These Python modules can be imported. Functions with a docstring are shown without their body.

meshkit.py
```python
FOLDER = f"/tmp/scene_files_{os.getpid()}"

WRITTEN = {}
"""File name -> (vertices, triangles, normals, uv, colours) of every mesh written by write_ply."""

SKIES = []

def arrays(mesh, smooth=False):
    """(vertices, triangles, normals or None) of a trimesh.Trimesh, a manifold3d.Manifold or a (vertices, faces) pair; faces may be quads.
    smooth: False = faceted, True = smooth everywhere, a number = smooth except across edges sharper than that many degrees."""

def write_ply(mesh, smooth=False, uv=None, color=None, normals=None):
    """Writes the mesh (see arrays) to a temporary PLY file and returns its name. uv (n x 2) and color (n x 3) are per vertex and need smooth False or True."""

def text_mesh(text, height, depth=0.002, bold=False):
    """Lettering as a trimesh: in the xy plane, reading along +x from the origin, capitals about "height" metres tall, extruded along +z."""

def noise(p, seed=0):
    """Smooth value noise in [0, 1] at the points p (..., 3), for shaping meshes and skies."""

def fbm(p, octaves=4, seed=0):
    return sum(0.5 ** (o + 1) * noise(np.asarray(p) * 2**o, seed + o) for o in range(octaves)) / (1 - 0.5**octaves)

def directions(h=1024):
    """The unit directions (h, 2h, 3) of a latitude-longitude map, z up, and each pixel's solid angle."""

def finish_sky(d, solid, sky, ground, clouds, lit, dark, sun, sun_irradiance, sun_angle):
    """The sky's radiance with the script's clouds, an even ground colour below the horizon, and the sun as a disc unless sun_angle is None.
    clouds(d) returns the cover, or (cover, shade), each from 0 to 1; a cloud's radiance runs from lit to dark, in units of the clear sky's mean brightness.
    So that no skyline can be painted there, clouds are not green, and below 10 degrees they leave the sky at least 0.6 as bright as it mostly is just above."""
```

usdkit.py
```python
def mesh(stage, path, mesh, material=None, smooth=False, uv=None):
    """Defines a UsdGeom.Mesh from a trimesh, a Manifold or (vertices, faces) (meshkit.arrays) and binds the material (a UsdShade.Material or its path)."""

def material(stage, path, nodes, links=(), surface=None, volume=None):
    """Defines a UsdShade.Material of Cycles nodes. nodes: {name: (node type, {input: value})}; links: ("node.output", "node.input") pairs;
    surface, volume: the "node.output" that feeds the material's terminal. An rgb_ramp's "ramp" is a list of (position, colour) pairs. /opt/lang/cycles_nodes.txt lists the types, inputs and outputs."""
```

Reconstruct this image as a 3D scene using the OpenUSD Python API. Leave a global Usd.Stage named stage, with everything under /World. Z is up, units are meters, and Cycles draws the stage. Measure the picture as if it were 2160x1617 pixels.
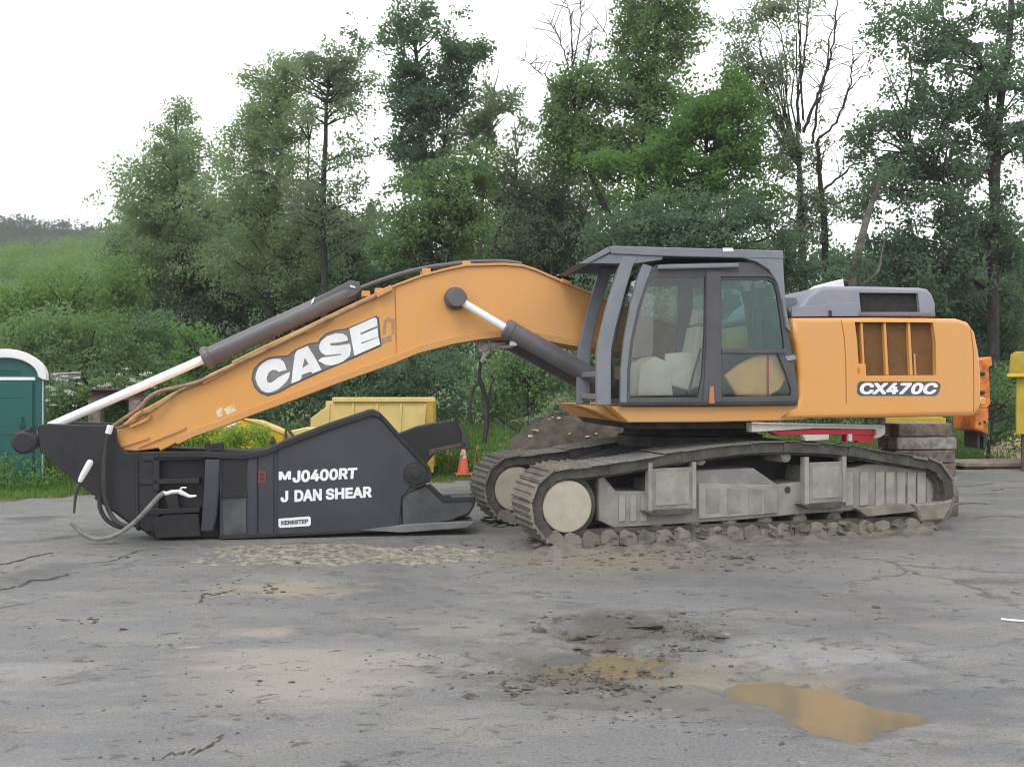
import math, numpy as np, trimesh, manifold3d as m3, usdkit, meshkit
from pxr import Usd, UsdGeom, UsdLux, UsdShade, Gf, Sdf, Vt
from shapely.geometry import Polygon, LineString
from shapely import affinity
import shapely

stage = Usd.Stage.CreateInMemory()
UsdGeom.SetStageUpAxis(stage, 'Z')
W = UsdGeom.Xform.Define(stage, '/World')
stage.SetDefaultPrim(W.GetPrim())
UsdGeom.Scope.Define(stage, '/World/Looks')
T = Sdf.ValueTypeNames

# ------------------------------------------------------------------ camera, sky, sun, exposure
F, CX, CY, EYE, HORIZON = 2100.0, 1080.0, 808.5, 1.7, 820.0
PITCH = math.atan((HORIZON - CY) / F)
cam = UsdGeom.Camera.Define(stage, '/World/camera')
cam.CreateHorizontalApertureAttr(36.0)
cam.CreateVerticalApertureAttr(36.0 * 766 / 1024)
cam.CreateFocalLengthAttr(F / 2160 * 36.0)
cam.CreateClippingRangeAttr(Gf.Vec2f(0.1, 5000))
cam.CreateExposureAttr(0.1)
cam.AddTranslateOp().Set(Gf.Vec3d(0, 0, EYE))
cam.AddRotateXOp().Set(90 + math.degrees(PITCH))

SUN_AZ, SUN_EL = math.radians(205), math.radians(52)          # compass angle (x, y) of the hidden sun: behind the camera, a little left
dome = UsdLux.DomeLight.Define(stage, '/World/sky')
dome.GetPrim().SetCustomDataByKey('kind', 'structure')
sky = usdkit.material(stage, '/World/Looks/overcast_sky', {
    'sky': ('sky_texture', {'sky_type': 'single_scattering', 'sun_disc': False, 'sun_elevation': SUN_EL, 'sun_rotation': SUN_AZ}),
    'tc': ('texture_coordinate', {}),
    'map': ('mapping', {'scale': (1.6, 1.6, 4.0)}),
    'n': ('noise_texture', {'scale': 1.3, 'detail': 5, 'roughness': 0.55}),
    'fac': ('map_range', {'from_min': 0.25, 'from_max': 0.6, 'to_min': 0.82, 'to_max': 1.0, 'clamp': True}),
    'n2': ('noise_texture', {'scale': 0.9, 'detail': 4}),
    'cloud': ('rgb_ramp', {'ramp': [(0.0, (9.0, 9.2, 10.4)), (0.4, (10.4, 10.6, 11.6)), (0.56, (16.4, 16.4, 16.6)), (1.0, (17.5, 17.5, 17.5))]}),
    'mx': ('mix', {}), 'bg': ('background_shader', {'strength': 0.1})},
    [('tc.generated', 'map.vector'), ('map.vector', 'n.vector'), ('map.vector', 'n2.vector'), ('n.fac', 'fac.value'), ('n2.fac', 'cloud.fac'),
     ('fac.result', 'mx.fac'), ('sky.color', 'mx.color1'), ('cloud.color', 'mx.color2'), ('mx.color', 'bg.color')], surface='bg.background')
UsdShade.MaterialBindingAPI.Apply(dome.GetPrim()).Bind(sky)
sun = UsdLux.DistantLight.Define(stage, '/World/sun')
sun.CreateIntensityAttr(0.4); sun.CreateAngleAttr(25.0); sun.CreateColorAttr(Gf.Vec3f(1.0, 0.96, 0.9))
sun.GetPrim().CreateAttribute('inputs:normalize', T.Bool).Set(True)
sd = np.array([math.sin(SUN_AZ) * math.cos(SUN_EL), math.cos(SUN_AZ) * math.cos(SUN_EL), math.sin(SUN_EL)])
sun.AddRotateXYZOp().Set(Gf.Vec3f(math.degrees(math.acos(sd[2])), 0, math.degrees(math.atan2(sd[0], -sd[1]))))

# ------------------------------------------------------------------ scene helpers
used = {}


def numbered(path):
    n = used.get(path, 0)
    used[path] = n + 1
    return path if n == 0 else f'{path}_{n:03d}'


def tag(p, label=None, category=None, group=None, kind=None):
    for k, v in (('label', label), ('category', category), ('group', group), ('kind', kind)):
        if v:
            p.SetCustomDataByKey(k, v)
    return p


def thing(name, label, category, loc=(0, 0, 0), yaw=0.0, group=None):
    x = UsdGeom.Xform.Define(stage, numbered('/World/' + name))
    x.AddTranslateOp().Set(Gf.Vec3d(*map(float, loc)))
    x.AddRotateZOp().Set(math.degrees(yaw))
    return tag(x.GetPrim(), label, category, group)


def obj(name, mesh, mat, parent=None, smooth=32, **tags):
    base = '/World' if parent is None else str(parent.GetPath())
    p = usdkit.mesh(stage, numbered(base + '/' + name), mesh, M[mat] if isinstance(mat, str) else mat, smooth=smooth).GetPrim()
    return tag(p, **tags)


def copy_of(proto, loc, yaw=0.0, label=None, scale=None, group=None):
    src = proto.GetCustomDataByKey
    name = proto.GetName().rstrip('0123456789').rstrip('_')
    x = UsdGeom.Xform.Define(stage, numbered('/World/' + name))
    x.GetPrim().GetReferences().AddInternalReference(proto.GetPath())
    x.ClearXformOpOrder()
    x.AddTranslateOp().Set(Gf.Vec3d(*map(float, loc)))
    x.AddRotateZOp().Set(math.degrees(yaw))
    x.GetPrim().SetInstanceable(True)
    return tag(x.GetPrim(), label or src('label'), src('category'), group or src('group'))


# ------------------------------------------------------------------ survey: photograph's pixel -> place on a plane of the scene
def ray(u, v):
    x, y = (u - CX) / F, (CY - v) / F
    c, s = math.cos(PITCH), math.sin(PITCH)
    return np.array([x, c - y * s, s + y * c])


def at(u, v, depth):
    d = ray(u, v)
    return np.array([0, 0, EYE]) + d * (depth / d[1])


def ground(u, v, z=0.0):
    d = ray(u, v)
    return np.array([0, 0, EYE]) + d * ((z - EYE) / d[2])


class Frame:
    """A machine's own axes: x along it (towards its rear), y across it (away from the camera), z up."""

    def __init__(self, x, y, yaw):
        self.o, self.yaw = np.array([x, y]), yaw
        self.s, self.t = np.array([math.cos(yaw), math.sin(yaw)]), np.array([-math.sin(yaw), math.cos(yaw)])

    def px(self, u, v, t):
        d, e = ray(u, v), np.array([0, 0, EYE])
        k = (t + (self.o - e[:2]) @ self.t) / (d[:2] @ self.t)
        p = e + d * k
        return np.array([(p[:2] - self.o) @ self.s, p[2]])

    def poly(self, pts, t):
        return np.array([self.px(u, v, t) for u, v in pts])

    def p3(self, u, v, t):
        s, z = self.px(u, v, t)
        return np.array([s, t, z])

    def world(self, p):
        p = np.atleast_2d(np.asarray(p, float))
        xy = self.o + p[:, :1] * self.s + p[:, 1:2] * self.t
        return np.hstack([xy, p[:, 2:3]])

    def local(self, w):
        w = np.atleast_2d(np.asarray(w, float))
        d = w[:, :2] - self.o
        return np.hstack([(d @ self.s)[:, None], (d @ self.t)[:, None], w[:, 2:3]])


# ------------------------------------------------------------------ shapes
cat = trimesh.util.concatenate


def area2(p):
    return np.sum(p[:, 0] * np.roll(p[:, 1], -1) - np.roll(p[:, 0], -1) * p[:, 1])


def inset(p, d):
    """Each corner of a counter-clockwise outline moved inwards by d along its mitre."""
    a, b = p - np.roll(p, 1, 0), np.roll(p, -1, 0) - p
    a /= np.linalg.norm(a, axis=1, keepdims=True) + 1e-12
    b /= np.linalg.norm(b, axis=1, keepdims=True) + 1e-12
    na, nb = np.stack([-a[:, 1], a[:, 0]], 1), np.stack([-b[:, 1], b[:, 0]], 1)
    m = na + nb
    k = np.maximum((m * na).sum(1), 0.35)
    return p + m * (d / k)[:, None]


def prism(pts, t0, t1, bevel=0.008, steps=1):
    """An outline in (x, z) given thickness from y = t0 to y = t1, with chamfered or rounded edges."""
    p = np.asarray(pts, float)
    if area2(p) < 0:
        p = p[::-1]
    n, rings = len(p), []
    if bevel > 0:
        ang = np.linspace(0, math.pi / 2, steps + 1)
        lo = [(inset(p, bevel * (1 - math.sin(a))), t0 + bevel * (1 - math.cos(a))) for a in ang]
        hi = [(q, t1 - (t - t0)) for q, t in lo[::-1]]
        rings = lo + hi
    else:
        rings = [(p, t0), (p, t1)]
    v = np.vstack([np.column_stack([q[:, 0], np.full(n, t), q[:, 1]]) for q, t in rings])
    f = []
    for r in range(len(rings) - 1):
        i = np.arange(n); j = (i + 1) % n
        a, b, c, d = r * n + i, r * n + j, (r + 1) * n + j, (r + 1) * n + i
        f += [np.stack([a, c, b], 1), np.stack([a, d, c], 1)]
    import mapbox_earcut as ec
    q = rings[0][0]
    tri = np.asarray(ec.triangulate_float64(q, np.array([n], np.uint32))).reshape(-1, 3)
    last = (len(rings) - 1) * n
    # orientation of caps: first faces -y
    A = q[tri[:, 1]] - q[tri[:, 0]]; B = q[tri[:, 2]] - q[tri[:, 0]]
    ccw = (A[:, 0] * B[:, 1] - A[:, 1] * B[:, 0]) > 0
    tri = np.where(ccw[:, None], tri, tri[:, ::-1])
    f += [tri, tri[:, ::-1] + last]
    m = trimesh.Trimesh(v, np.vstack(f), process=False)
    if m.volume < 0:
        m.invert()
    return m


def box(x0, x1, y0, y1, z0, z1, b=0.008):
    b = min(b, (x1 - x0) / 2.2, (y1 - y0) / 2.2, (z1 - z0) / 2.2)
    pts = []
    for x, sx in ((x0, 1), (x1, -1)):
        for y, sy in ((y0, 1), (y1, -1)):
            for z, sz in ((z0, 1), (z1, -1)):
                pts += [(x, y + sy * b, z + sz * b), (x + sx * b, y, z + sz * b), (x + sx * b, y + sy * b, z)]
    return trimesh.convex.convex_hull(np.array(pts))


def basis(d):
    d = np.asarray(d, float); d = d / (np.linalg.norm(d) + 1e-12)
    a = np.cross(d, [0, 0, 1.0] if abs(d[2]) < 0.9 else [1.0, 0, 0]); a /= np.linalg.norm(a)
    return a, np.cross(d, a), d


def lathe(profile, origin, axis, n=32):
    """profile: (distance along the axis, radius) from one end to the other; ends closed at radius 0."""
    a, b, d = basis(axis)
    ang = np.arange(n) * 2 * np.pi / n
    ring = np.cos(ang)[:, None] * a + np.sin(ang)[:, None] * b
    prof = [(profile[0][0], 0.0)] * (profile[0][1] > 0) + list(profile) + [(profile[-1][0], 0.0)] * (profile[-1][1] > 0)
    v = np.vstack([np.asarray(origin) + d * h + ring * r for h, r in prof])
    f = []
    i = np.arange(n); j = (i + 1) % n
    for k in range(len(prof) - 1):
        A, B, C, D = k * n + i, k * n + j, (k + 1) * n + j, (k + 1) * n + i
        f += [np.stack([A, B, C], 1), np.stack([A, C, D], 1)]
    m = trimesh.Trimesh(v, np.vstack(f), process=True)
    m.update_faces(m.nondegenerate_faces())
    if m.volume < 0:
        m.invert()
    return m


def cyl(p0, p1, r, n=24, b=0.006):
    p0, p1 = np.asarray(p0, float), np.asarray(p1, float)
    h = np.linalg.norm(p1 - p0); b = min(b, h / 3, r / 3)
    return lathe([(0, r - b), (b, r), (h - b, r), (h, r - b)], p0, p1 - p0, n)


def spline(pts, n=6):
    p = np.asarray(pts, float)
    q = np.vstack([2 * p[0] - p[1], p, 2 * p[-1] - p[-2]])
    out = []
    for i in range(1, len(q) - 2):
        t = np.linspace(0, 1, n, endpoint=False)[:, None]
        a, b, c, d = q[i - 1], q[i], q[i + 1], q[i + 2]
        out.append(0.5 * (2 * b + (c - a) * t + (2 * a - 5 * b + 4 * c - d) * t ** 2 + (3 * b - 3 * c + d - a) * t ** 3))
    return np.vstack(out + [p[-1:]])


def tube(pts, r, sides=8, caps=True):
    p = np.asarray(pts, float)
    r = np.broadcast_to(r, (len(p),)).astype(float)
    t = np.gradient(p, axis=0); t /= np.linalg.norm(t, axis=1, keepdims=True) + 1e-12
    ref = basis(t[0])[0]
    A = []
    for k in range(len(p)):
        ref = ref - t[k] * (ref @ t[k]); ref /= np.linalg.norm(ref) + 1e-12
        A.append(ref)
    A = np.array(A); B = np.cross(t, A)
    ang = np.arange(sides) * 2 * np.pi / sides
    v = (p[:, None] + r[:, None, None] * (np.cos(ang)[None, :, None] * A[:, None] + np.sin(ang)[None, :, None] * B[:, None])).reshape(-1, 3)
    i, j = np.meshgrid(np.arange(len(p) - 1), np.arange(sides), indexing='ij')
    a, b, c, d = i * sides + j, i * sides + (j + 1) % sides, (i + 1) * sides + (j + 1) % sides, (i + 1) * sides + j
    f = [np.stack([a, b, c], -1).reshape(-1, 3), np.stack([a, c, d], -1).reshape(-1, 3)]
    if caps:
        n = len(v)
        v = np.vstack([v, p[:1], p[-1:]])
        k = np.arange(sides); k2 = (k + 1) % sides
        e = (len(p) - 1) * sides
        f += [np.stack([k2, k, np.full(sides, n)], 1), np.stack([e + k, e + k2, np.full(sides, n + 1)], 1)]
    return trimesh.Trimesh(v, np.vstack(f), process=False)


def lump(rng, r, flat=0.6, sub=1, rough=0.35):
    m = trimesh.creation.icosphere(sub)
    v = m.vertices * (1 + rough * (meshkit.noise(m.vertices * 1.7 + rng.uniform(0, 50, 3)) - 0.5) * 2)[:, None]
    return trimesh.Trimesh(v * r * np.array([rng.uniform(.8, 1.3), rng.uniform(.8, 1.3), flat]), m.faces, process=False)


def chunk(rng, r, flat=.5):
    '''An angular broken piece of dried mud: the hull of a few scattered points.'''
    p = rng.normal(0, 1, (9, 3)); p /= np.linalg.norm(p, axis=1, keepdims=True)
    p *= rng.uniform(.6, 1.15, (9, 1)) * r * np.array([rng.uniform(.8, 1.5), rng.uniform(.7, 1.1), flat])
    return trimesh.convex.convex_hull(p)


def man(m):
    m = trimesh.Trimesh(m.vertices, m.faces, process=True)
    return m3.Manifold(m3.Mesh(np.asarray(m.vertices, np.float32), np.asarray(m.faces, np.uint32)))


def cut(a, *bs):
    r = man(a)
    for b in bs:
        r = r - man(b)
    mm = r.to_mesh()
    return trimesh.Trimesh(mm.vert_properties[:, :3], mm.tri_verts, process=False)


def moved(m, d):
    m = m.copy(); m.apply_translation(d); return m


def flat_shape(shape, to3, depth_dir, depth=0.003):
    """A shapely outline in plane coordinates -> thin print: to3 maps (n,2) to (n,3); thickness along depth_dir."""
    out = []
    for g in getattr(shape, 'geoms', [shape]):
        if g.is_empty or g.area < 1e-9:
            continue
        e = trimesh.creation.extrude_polygon(g, 1.0, engine='earcut')
        v = to3(e.vertices[:, :2]) + np.asarray(depth_dir) * (e.vertices[:, 2:3] * depth)
        m = trimesh.Trimesh(v, e.faces, process=False)
        if m.volume < 0:
            m.invert()
        out.append(m)
    return cat(out)


# ------------------------------------------------------------------ materials
M = {}


def mat(name, c1, c2=None, scale=4.0, rough=0.5, metal=0.0, bump=0.0, bump_scale=40.0, coat=0.0, spread=(0.4, 0.65), spec=0.5, detail=5, rough2=None):
    """Principled colour that wanders between c1 and c2 in noise of the given scale (per metre), with fine relief."""
    c2 = c2 or c1
    nodes = {'g': ('geometry', {}), 'n': ('noise_texture', {'scale': scale, 'detail': detail, 'roughness': 0.6}),
             'r': ('rgb_ramp', {'ramp': [(spread[0], c1), (spread[1], c2)]}),
             'p': ('principled_bsdf', {'roughness': rough, 'metallic': metal, 'coat_weight': coat, 'coat_roughness': 0.15, 'specular_ior_level': spec})}
    links = [('g.position', 'n.vector'), ('n.fac', 'r.fac'), ('r.color', 'p.base_color')]
    if rough2 is not None:
        nodes['rr'] = ('map_range', {'from_min': spread[0], 'from_max': spread[1], 'to_min': rough, 'to_max': rough2, 'clamp': True})
        links += [('n.fac', 'rr.value'), ('rr.result', 'p.roughness')]
    if bump:
        nodes['n2'] = ('noise_texture', {'scale': bump_scale, 'detail': 4, 'roughness': 0.6})
        nodes['b'] = ('bump', {'strength': bump, 'distance': 0.02})
        links += [('g.position', 'n2.vector'), ('n2.fac', 'b.height'), ('b.normal', 'p.normal')]
    M[name] = usdkit.material(stage, '/World/Looks/' + name, nodes, links, surface='p.BSDF')




def paint(name, c, faded, dust, rough, coat):
    '''Worn machine paint: broad fading, a film of dust in drifts, fine scuffs and run marks.'''
    M[name] = usdkit.material(stage, '/World/Looks/' + name, {
        'g': ('geometry', {}), 'n': ('noise_texture', {'scale': .8, 'detail': 4}), 'r': ('rgb_ramp', {'ramp': [(.38, c), (.66, faded)]}),
        'st': ('mapping', {'scale': (9, 9, 1.1)}), 'ns': ('noise_texture', {'scale': 1.0, 'detail': 5, 'roughness': .7}), 'rs': ('rgb_ramp', {'ramp': [(.5, (0, 0, 0)), (.72, (.42, .42, .42))]}),
        'nd': ('noise_texture', {'scale': 2.6, 'detail': 8, 'roughness': .72}), 'rd': ('rgb_ramp', {'ramp': [(.52, (0, 0, 0)), (.75, (.55, .55, .55))]}),
        'nc': ('noise_texture', {'scale': 38, 'detail': 4, 'roughness': .75}), 'rc': ('rgb_ramp', {'ramp': [(.66, (0, 0, 0)), (.72, (.5, .5, .5))]}),
        'm1': ('mix', {'color2': dust}), 'm2': ('mix', {'color2': dust}), 'm3': ('mix', {'color2': (.2, .12, .06)}),
        'rr': ('map_range', {'from_min': .4, 'from_max': .7, 'to_min': rough, 'to_max': rough + .25, 'clamp': True}), 'b': ('bump', {'strength': .05, 'distance': .01}),
        'p': ('principled_bsdf', {'coat_weight': coat, 'coat_roughness': .2})},
        [('g.position', 'n.vector'), ('n.fac', 'r.fac'), ('g.position', 'st.vector'), ('st.vector', 'ns.vector'), ('ns.fac', 'rs.fac'), ('g.position', 'nd.vector'), ('nd.fac', 'rd.fac'), ('g.position', 'nc.vector'), ('nc.fac', 'rc.fac'),
         ('r.color', 'm1.color1'), ('rs.color', 'm1.fac'), ('m1.color', 'm2.color1'), ('rd.color', 'm2.fac'), ('m2.color', 'm3.color1'), ('rc.color', 'm3.fac'), ('m3.color', 'p.base_color'), ('nd.fac', 'rr.value'), ('rr.result', 'p.roughness'), ('nd.fac', 'b.height'), ('b.normal', 'p.normal')], surface='p.BSDF')


paint('orange_paint', (.62, .285, .062), (.6, .3, .09), (.52, .3, .13), .33, .2)
paint('orange_dusty', (.56, .26, .065), (.52, .28, .1), (.42, .29, .16), .5, .0)
mat('orange_rust', (.62, .2, .03), (.28, .08, .02), 7, .6, bump=.2)
mat('grille_brown', (.16, .075, .018), (.13, .06, .016), 6, .7, bump=.5, bump_scale=220)
mat('cab_grey', (.15, .168, .195), (.185, .2, .22), 2.2, .42, rough2=.6, bump=.03, bump_scale=30)
mat('cab_dark', (.06, .062, .07), (.085, .083, .085), 3, .5, rough2=.65)
mat('hood_grey', (.2, .215, .26), (.24, .25, .29), 1.5, .4, rough2=.52)
mat('vent_black', (.012, .013, .014), (.025, .026, .026), 8, .7, bump=.6, bump_scale=180)
mat('shear_paint', (.03, .033, .043), (.043, .046, .057), 1.3, .42, rough2=.56, bump=.05, bump_scale=14)
mat('shear_black', (.0085, .009, .0105), (.019, .0195, .0215), 2.5, .45, rough2=.65, bump=.1, bump_scale=20)
mat('blade_steel', (.04, .044, .05), (.075, .08, .083), 3.5, .5, rough2=.7, bump=.15, bump_scale=25)
mat('toe_steel', (.11, .115, .12), (.17, .17, .165), 4, .55, bump=.1)
mat('cylinder_grey', (.085, .082, .09), (.12, .115, .12), 2.0, .38, rough2=.5)
mat('chrome', (.84, .85, .88), (.8, .81, .84), 3, .4, rough2=.5)
mat('rubber', (.02, .02, .021), (.045, .043, .042), 5, .6)
mat('hose_grey', (.2, .195, .18), (.12, .118, .11), 9, .55)
mat('hose_tan', (.3, .19, .1), (.16, .1, .06), 6, .6)
mat('white_metal', (.75, .76, .77), (.6, .6, .59), 8, .4)
mat('pale_steel', (.56, .53, .48), (.5, .46, .4), 9, .6, bump=.2)
mat('dirty_white', (.6, .58, .53), (.3, .27, .23), 7, .7, bump=.2)
mat('red_paint', (.5, .02, .035), (.36, .02, .03), 6, .5)
mat('print_white', (.78, .79, .8), (.7, .71, .72), 5, .45)
mat('print_cream', (.68, .6, .4), (.5, .4, .22), 20, .55)
mat('print_dark', (.055, .057, .075), (.09, .09, .1), 4, .5)
mat('print_plate', (.13, .13, .135), (.2, .195, .185), 3, .5)
mat('print_brown', (.3, .2, .13), (.36, .23, .13), 20, .6)
mat('print_red', (.25, .03, .025), (.12, .03, .03), 30, .6)
mat('mud_dry', (.235, .215, .175), (.15, .14, .12), 5, .9, bump=.6, bump_scale=60)
mat('mud_hub', (.40, .375, .30), (.33, .31, .25), 4, .85, bump=.12, bump_scale=40)
mat('mud_frame', (.25, .24, .218), (.17, .164, .152), 3.5, .85, bump=.25, bump_scale=50)
mat('mud_frame_light', (.3, .288, .26), (.22, .212, .195), 4.5, .85, bump=.25, bump_scale=50)
mat('mud_dark', (.05, .047, .042), (.1, .093, .08), 5, .9, bump=.5, bump_scale=50)
mat('shoe_steel', (.15, .138, .115), (.225, .205, .165), 4, .75, bump=.4, bump_scale=40)
mat('shoe_steel_dark', (.1, .094, .083), (.19, .175, .145), 6, .8, bump=.5, bump_scale=40)
mat('shoe_top', (.19, .18, .165), (.13, .122, .11), 5, .8, bump=.4, bump_scale=40)
mat('under_black', (.02, .019, .018), (.045, .042, .037), 5, .8, bump=.3)
mat('seat_beige', (.66, .63, .54), (.56, .53, .45), 5, .8, bump=.1)
mat('trim_black', (.02, .022, .024), (.03, .032, .034), 5, .6)
mat('amber', (.45, .17, .08), (.38, .14, .07), 10, .35)
mat('panel_yellow', (.78, .5, .14), (.62, .42, .16), 4, .5)
mat('mud_crust', (.17, .16, .135), (.09, .084, .072), 5, .92, bump=.8, bump_scale=50)
mat('mirror_blue', (.35, .4, .5), (.3, .36, .46), 3, .12, metal=.8)
mat('toilet_green', (.006, .085, .078), (.009, .1, .09), 2.5, .42, rough2=.55, bump=.04, bump_scale=8)
mat('toilet_groove', (.004, .04, .038), (.006, .05, .045), 3, .5)
mat('toilet_white', (.82, .8, .82), (.74, .73, .74), 2, .5)
mat('toilet_edge', (.42, .44, .42), (.33, .36, .34), 5, .6)
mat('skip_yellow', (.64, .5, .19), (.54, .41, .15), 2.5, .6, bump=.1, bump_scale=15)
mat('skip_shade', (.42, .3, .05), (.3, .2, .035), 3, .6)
mat('bright_yellow', (.6, .43, .015), (.45, .35, .015), 2.5, .5, rough2=.7)
mat('olive_yellow', (.42, .3, .02), (.3, .23, .02), 3, .6)
mat('cone_orange', (.72, .115, .06), (.62, .13, .085), 9, .6)
mat('cone_pale', (.72, .5, .47), (.65, .38, .34), 12, .6)
mat('timber_grey', (.22, .185, .155), (.11, .09, .075), 9, .9, bump=.7, bump_scale=45)
mat('timber_light', (.4, .38, .36), (.2, .18, .165), 12, .9, bump=.7, bump_scale=45)
mat('rust_plate', (.16, .12, .1), (.26, .22, .19), 4, .85, bump=.3)
mat('rust_dark', (.07, .045, .04), (.12, .07, .06), 6, .85, bump=.3)
mat('soil_dark', (.038, .031, .025), (.085, .066, .049), 4, .95, bump=.8, bump_scale=25)
mat('soil_brown', (.14, .1, .07), (.09, .07, .05), 3, .95, bump=.6, bump_scale=25)
mat('stone_pale', (.42, .37, .29), (.3, .26, .2), 7, .9, bump=.3)
mat('sand', (.5, .4, .26), (.42, .32, .2), 5, .95, bump=.4)
mat('bark_dark', (.022, .02, .018), (.05, .045, .04), 7, .9, bump=.8, bump_scale=30)
mat('bark_grey', (.14, .125, .11), (.075, .068, .06), 6, .9, bump=.8, bump_scale=30)
mat('bark_pale', (.3, .28, .24), (.16, .15, .13), 6, .9, bump=.6, bump_scale=30)
mat('grey_slab', (.17, .17, .175), (.12, .12, .125), 4, .7)


def leafmat(name, dark, mid, light, trans=0.35, tint=None):
    tint = tint or tuple(np.array(light) * np.array([1.1, 1.25, .7]))
    M[name] = usdkit.material(stage, '/World/Looks/' + name, {
        'g': ('geometry', {}), 'n': ('noise_texture', {'scale': .55, 'detail': 3}),
        'a': ('math', {'math_type': 'multiply_add', 'value2': .55, 'value3': -.02}),
        's': ('math', {'math_type': 'multiply_add', 'value2': .85}),
        'r': ('rgb_ramp', {'ramp': [(.2, dark), (.55, mid), (.9, light)]}),
        'p': ('principled_bsdf', {'roughness': .55, 'specular_ior_level': .35}), 't': ('translucent_bsdf', {'color': tint}),
        'm': ('mix_closure', {'fac': trans})},
        [('g.position', 'n.vector'), ('g.random_per_island', 'a.value1'), ('n.fac', 's.value1'), ('a.value', 's.value3'), ('s.value', 'r.fac'),
         ('r.color', 'p.base_color'), ('p.BSDF', 'm.closure1'), ('t.BSDF', 'm.closure2')], surface='m.closure')


leafmat('leaf_mid', (.07, .12, .052), (.12, .195, .085), (.185, .28, .13))
leafmat('leaf_soft', (.11, .16, .1), (.175, .24, .15), (.25, .33, .21), .5)
leafmat('leaf_dark', (.052, .092, .062), (.088, .145, .098), (.145, .215, .145), .4)
leafmat('leaf_bright', (.06, .12, .035), (.1, .19, .058), (.155, .265, .085), .4)
leafmat('leaf_grey', (.12, .16, .12), (.17, .22, .165), (.23, .28, .21), .45)
leafmat('leaf_hill', (.08, .14, .042), (.12, .2, .06), (.17, .26, .085), .4)
leafmat('leaf_far', (.03, .05, .034), (.042, .068, .045), (.06, .09, .058), .3)
leafmat('grass_blade', (.05, .1, .02), (.09, .17, .035), (.15, .24, .07), .4)
leafmat('weed_yellow', (.12, .2, .03), (.2, .3, .045), (.28, .36, .06), .4)
leafmat('flower_white', (.5, .52, .5), (.7, .7, .68), (.8, .8, .8), .3, (.7, .7, .7))

M['glass'] = usdkit.material(stage, '/World/Looks/glass', {
    'f': ('fresnel', {'IOR': 1.5}), 'k': ('math', {'math_type': 'multiply_add', 'value2': .9, 'value3': .0}),
    't': ('transparent_bsdf', {'color': (.93, .95, .94)}), 'g': ('glossy_bsdf', {'color': (.9, .95, .95), 'roughness': .03}), 'm': ('mix_closure', {})},
    [('f.fac', 'k.value1'), ('k.value', 'm.fac'), ('t.BSDF', 'm.closure1'), ('g.BSDF', 'm.closure2')], surface='m.closure')
M['glass_tinted'] = usdkit.material(stage, '/World/Looks/glass_tinted', {
    'f': ('fresnel', {'IOR': 1.5}), 'k': ('math', {'math_type': 'multiply_add', 'value2': 1.1, 'value3': .01}),
    't': ('transparent_bsdf', {'color': (.62, .75, .73)}), 'g': ('glossy_bsdf', {'color': (.8, .95, .92), 'roughness': .04}), 'm': ('mix_closure', {})},
    [('f.fac', 'k.value1'), ('k.value', 'm.fac'), ('t.BSDF', 'm.closure1'), ('g.BSDF', 'm.closure2')], surface='m.closure')

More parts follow.
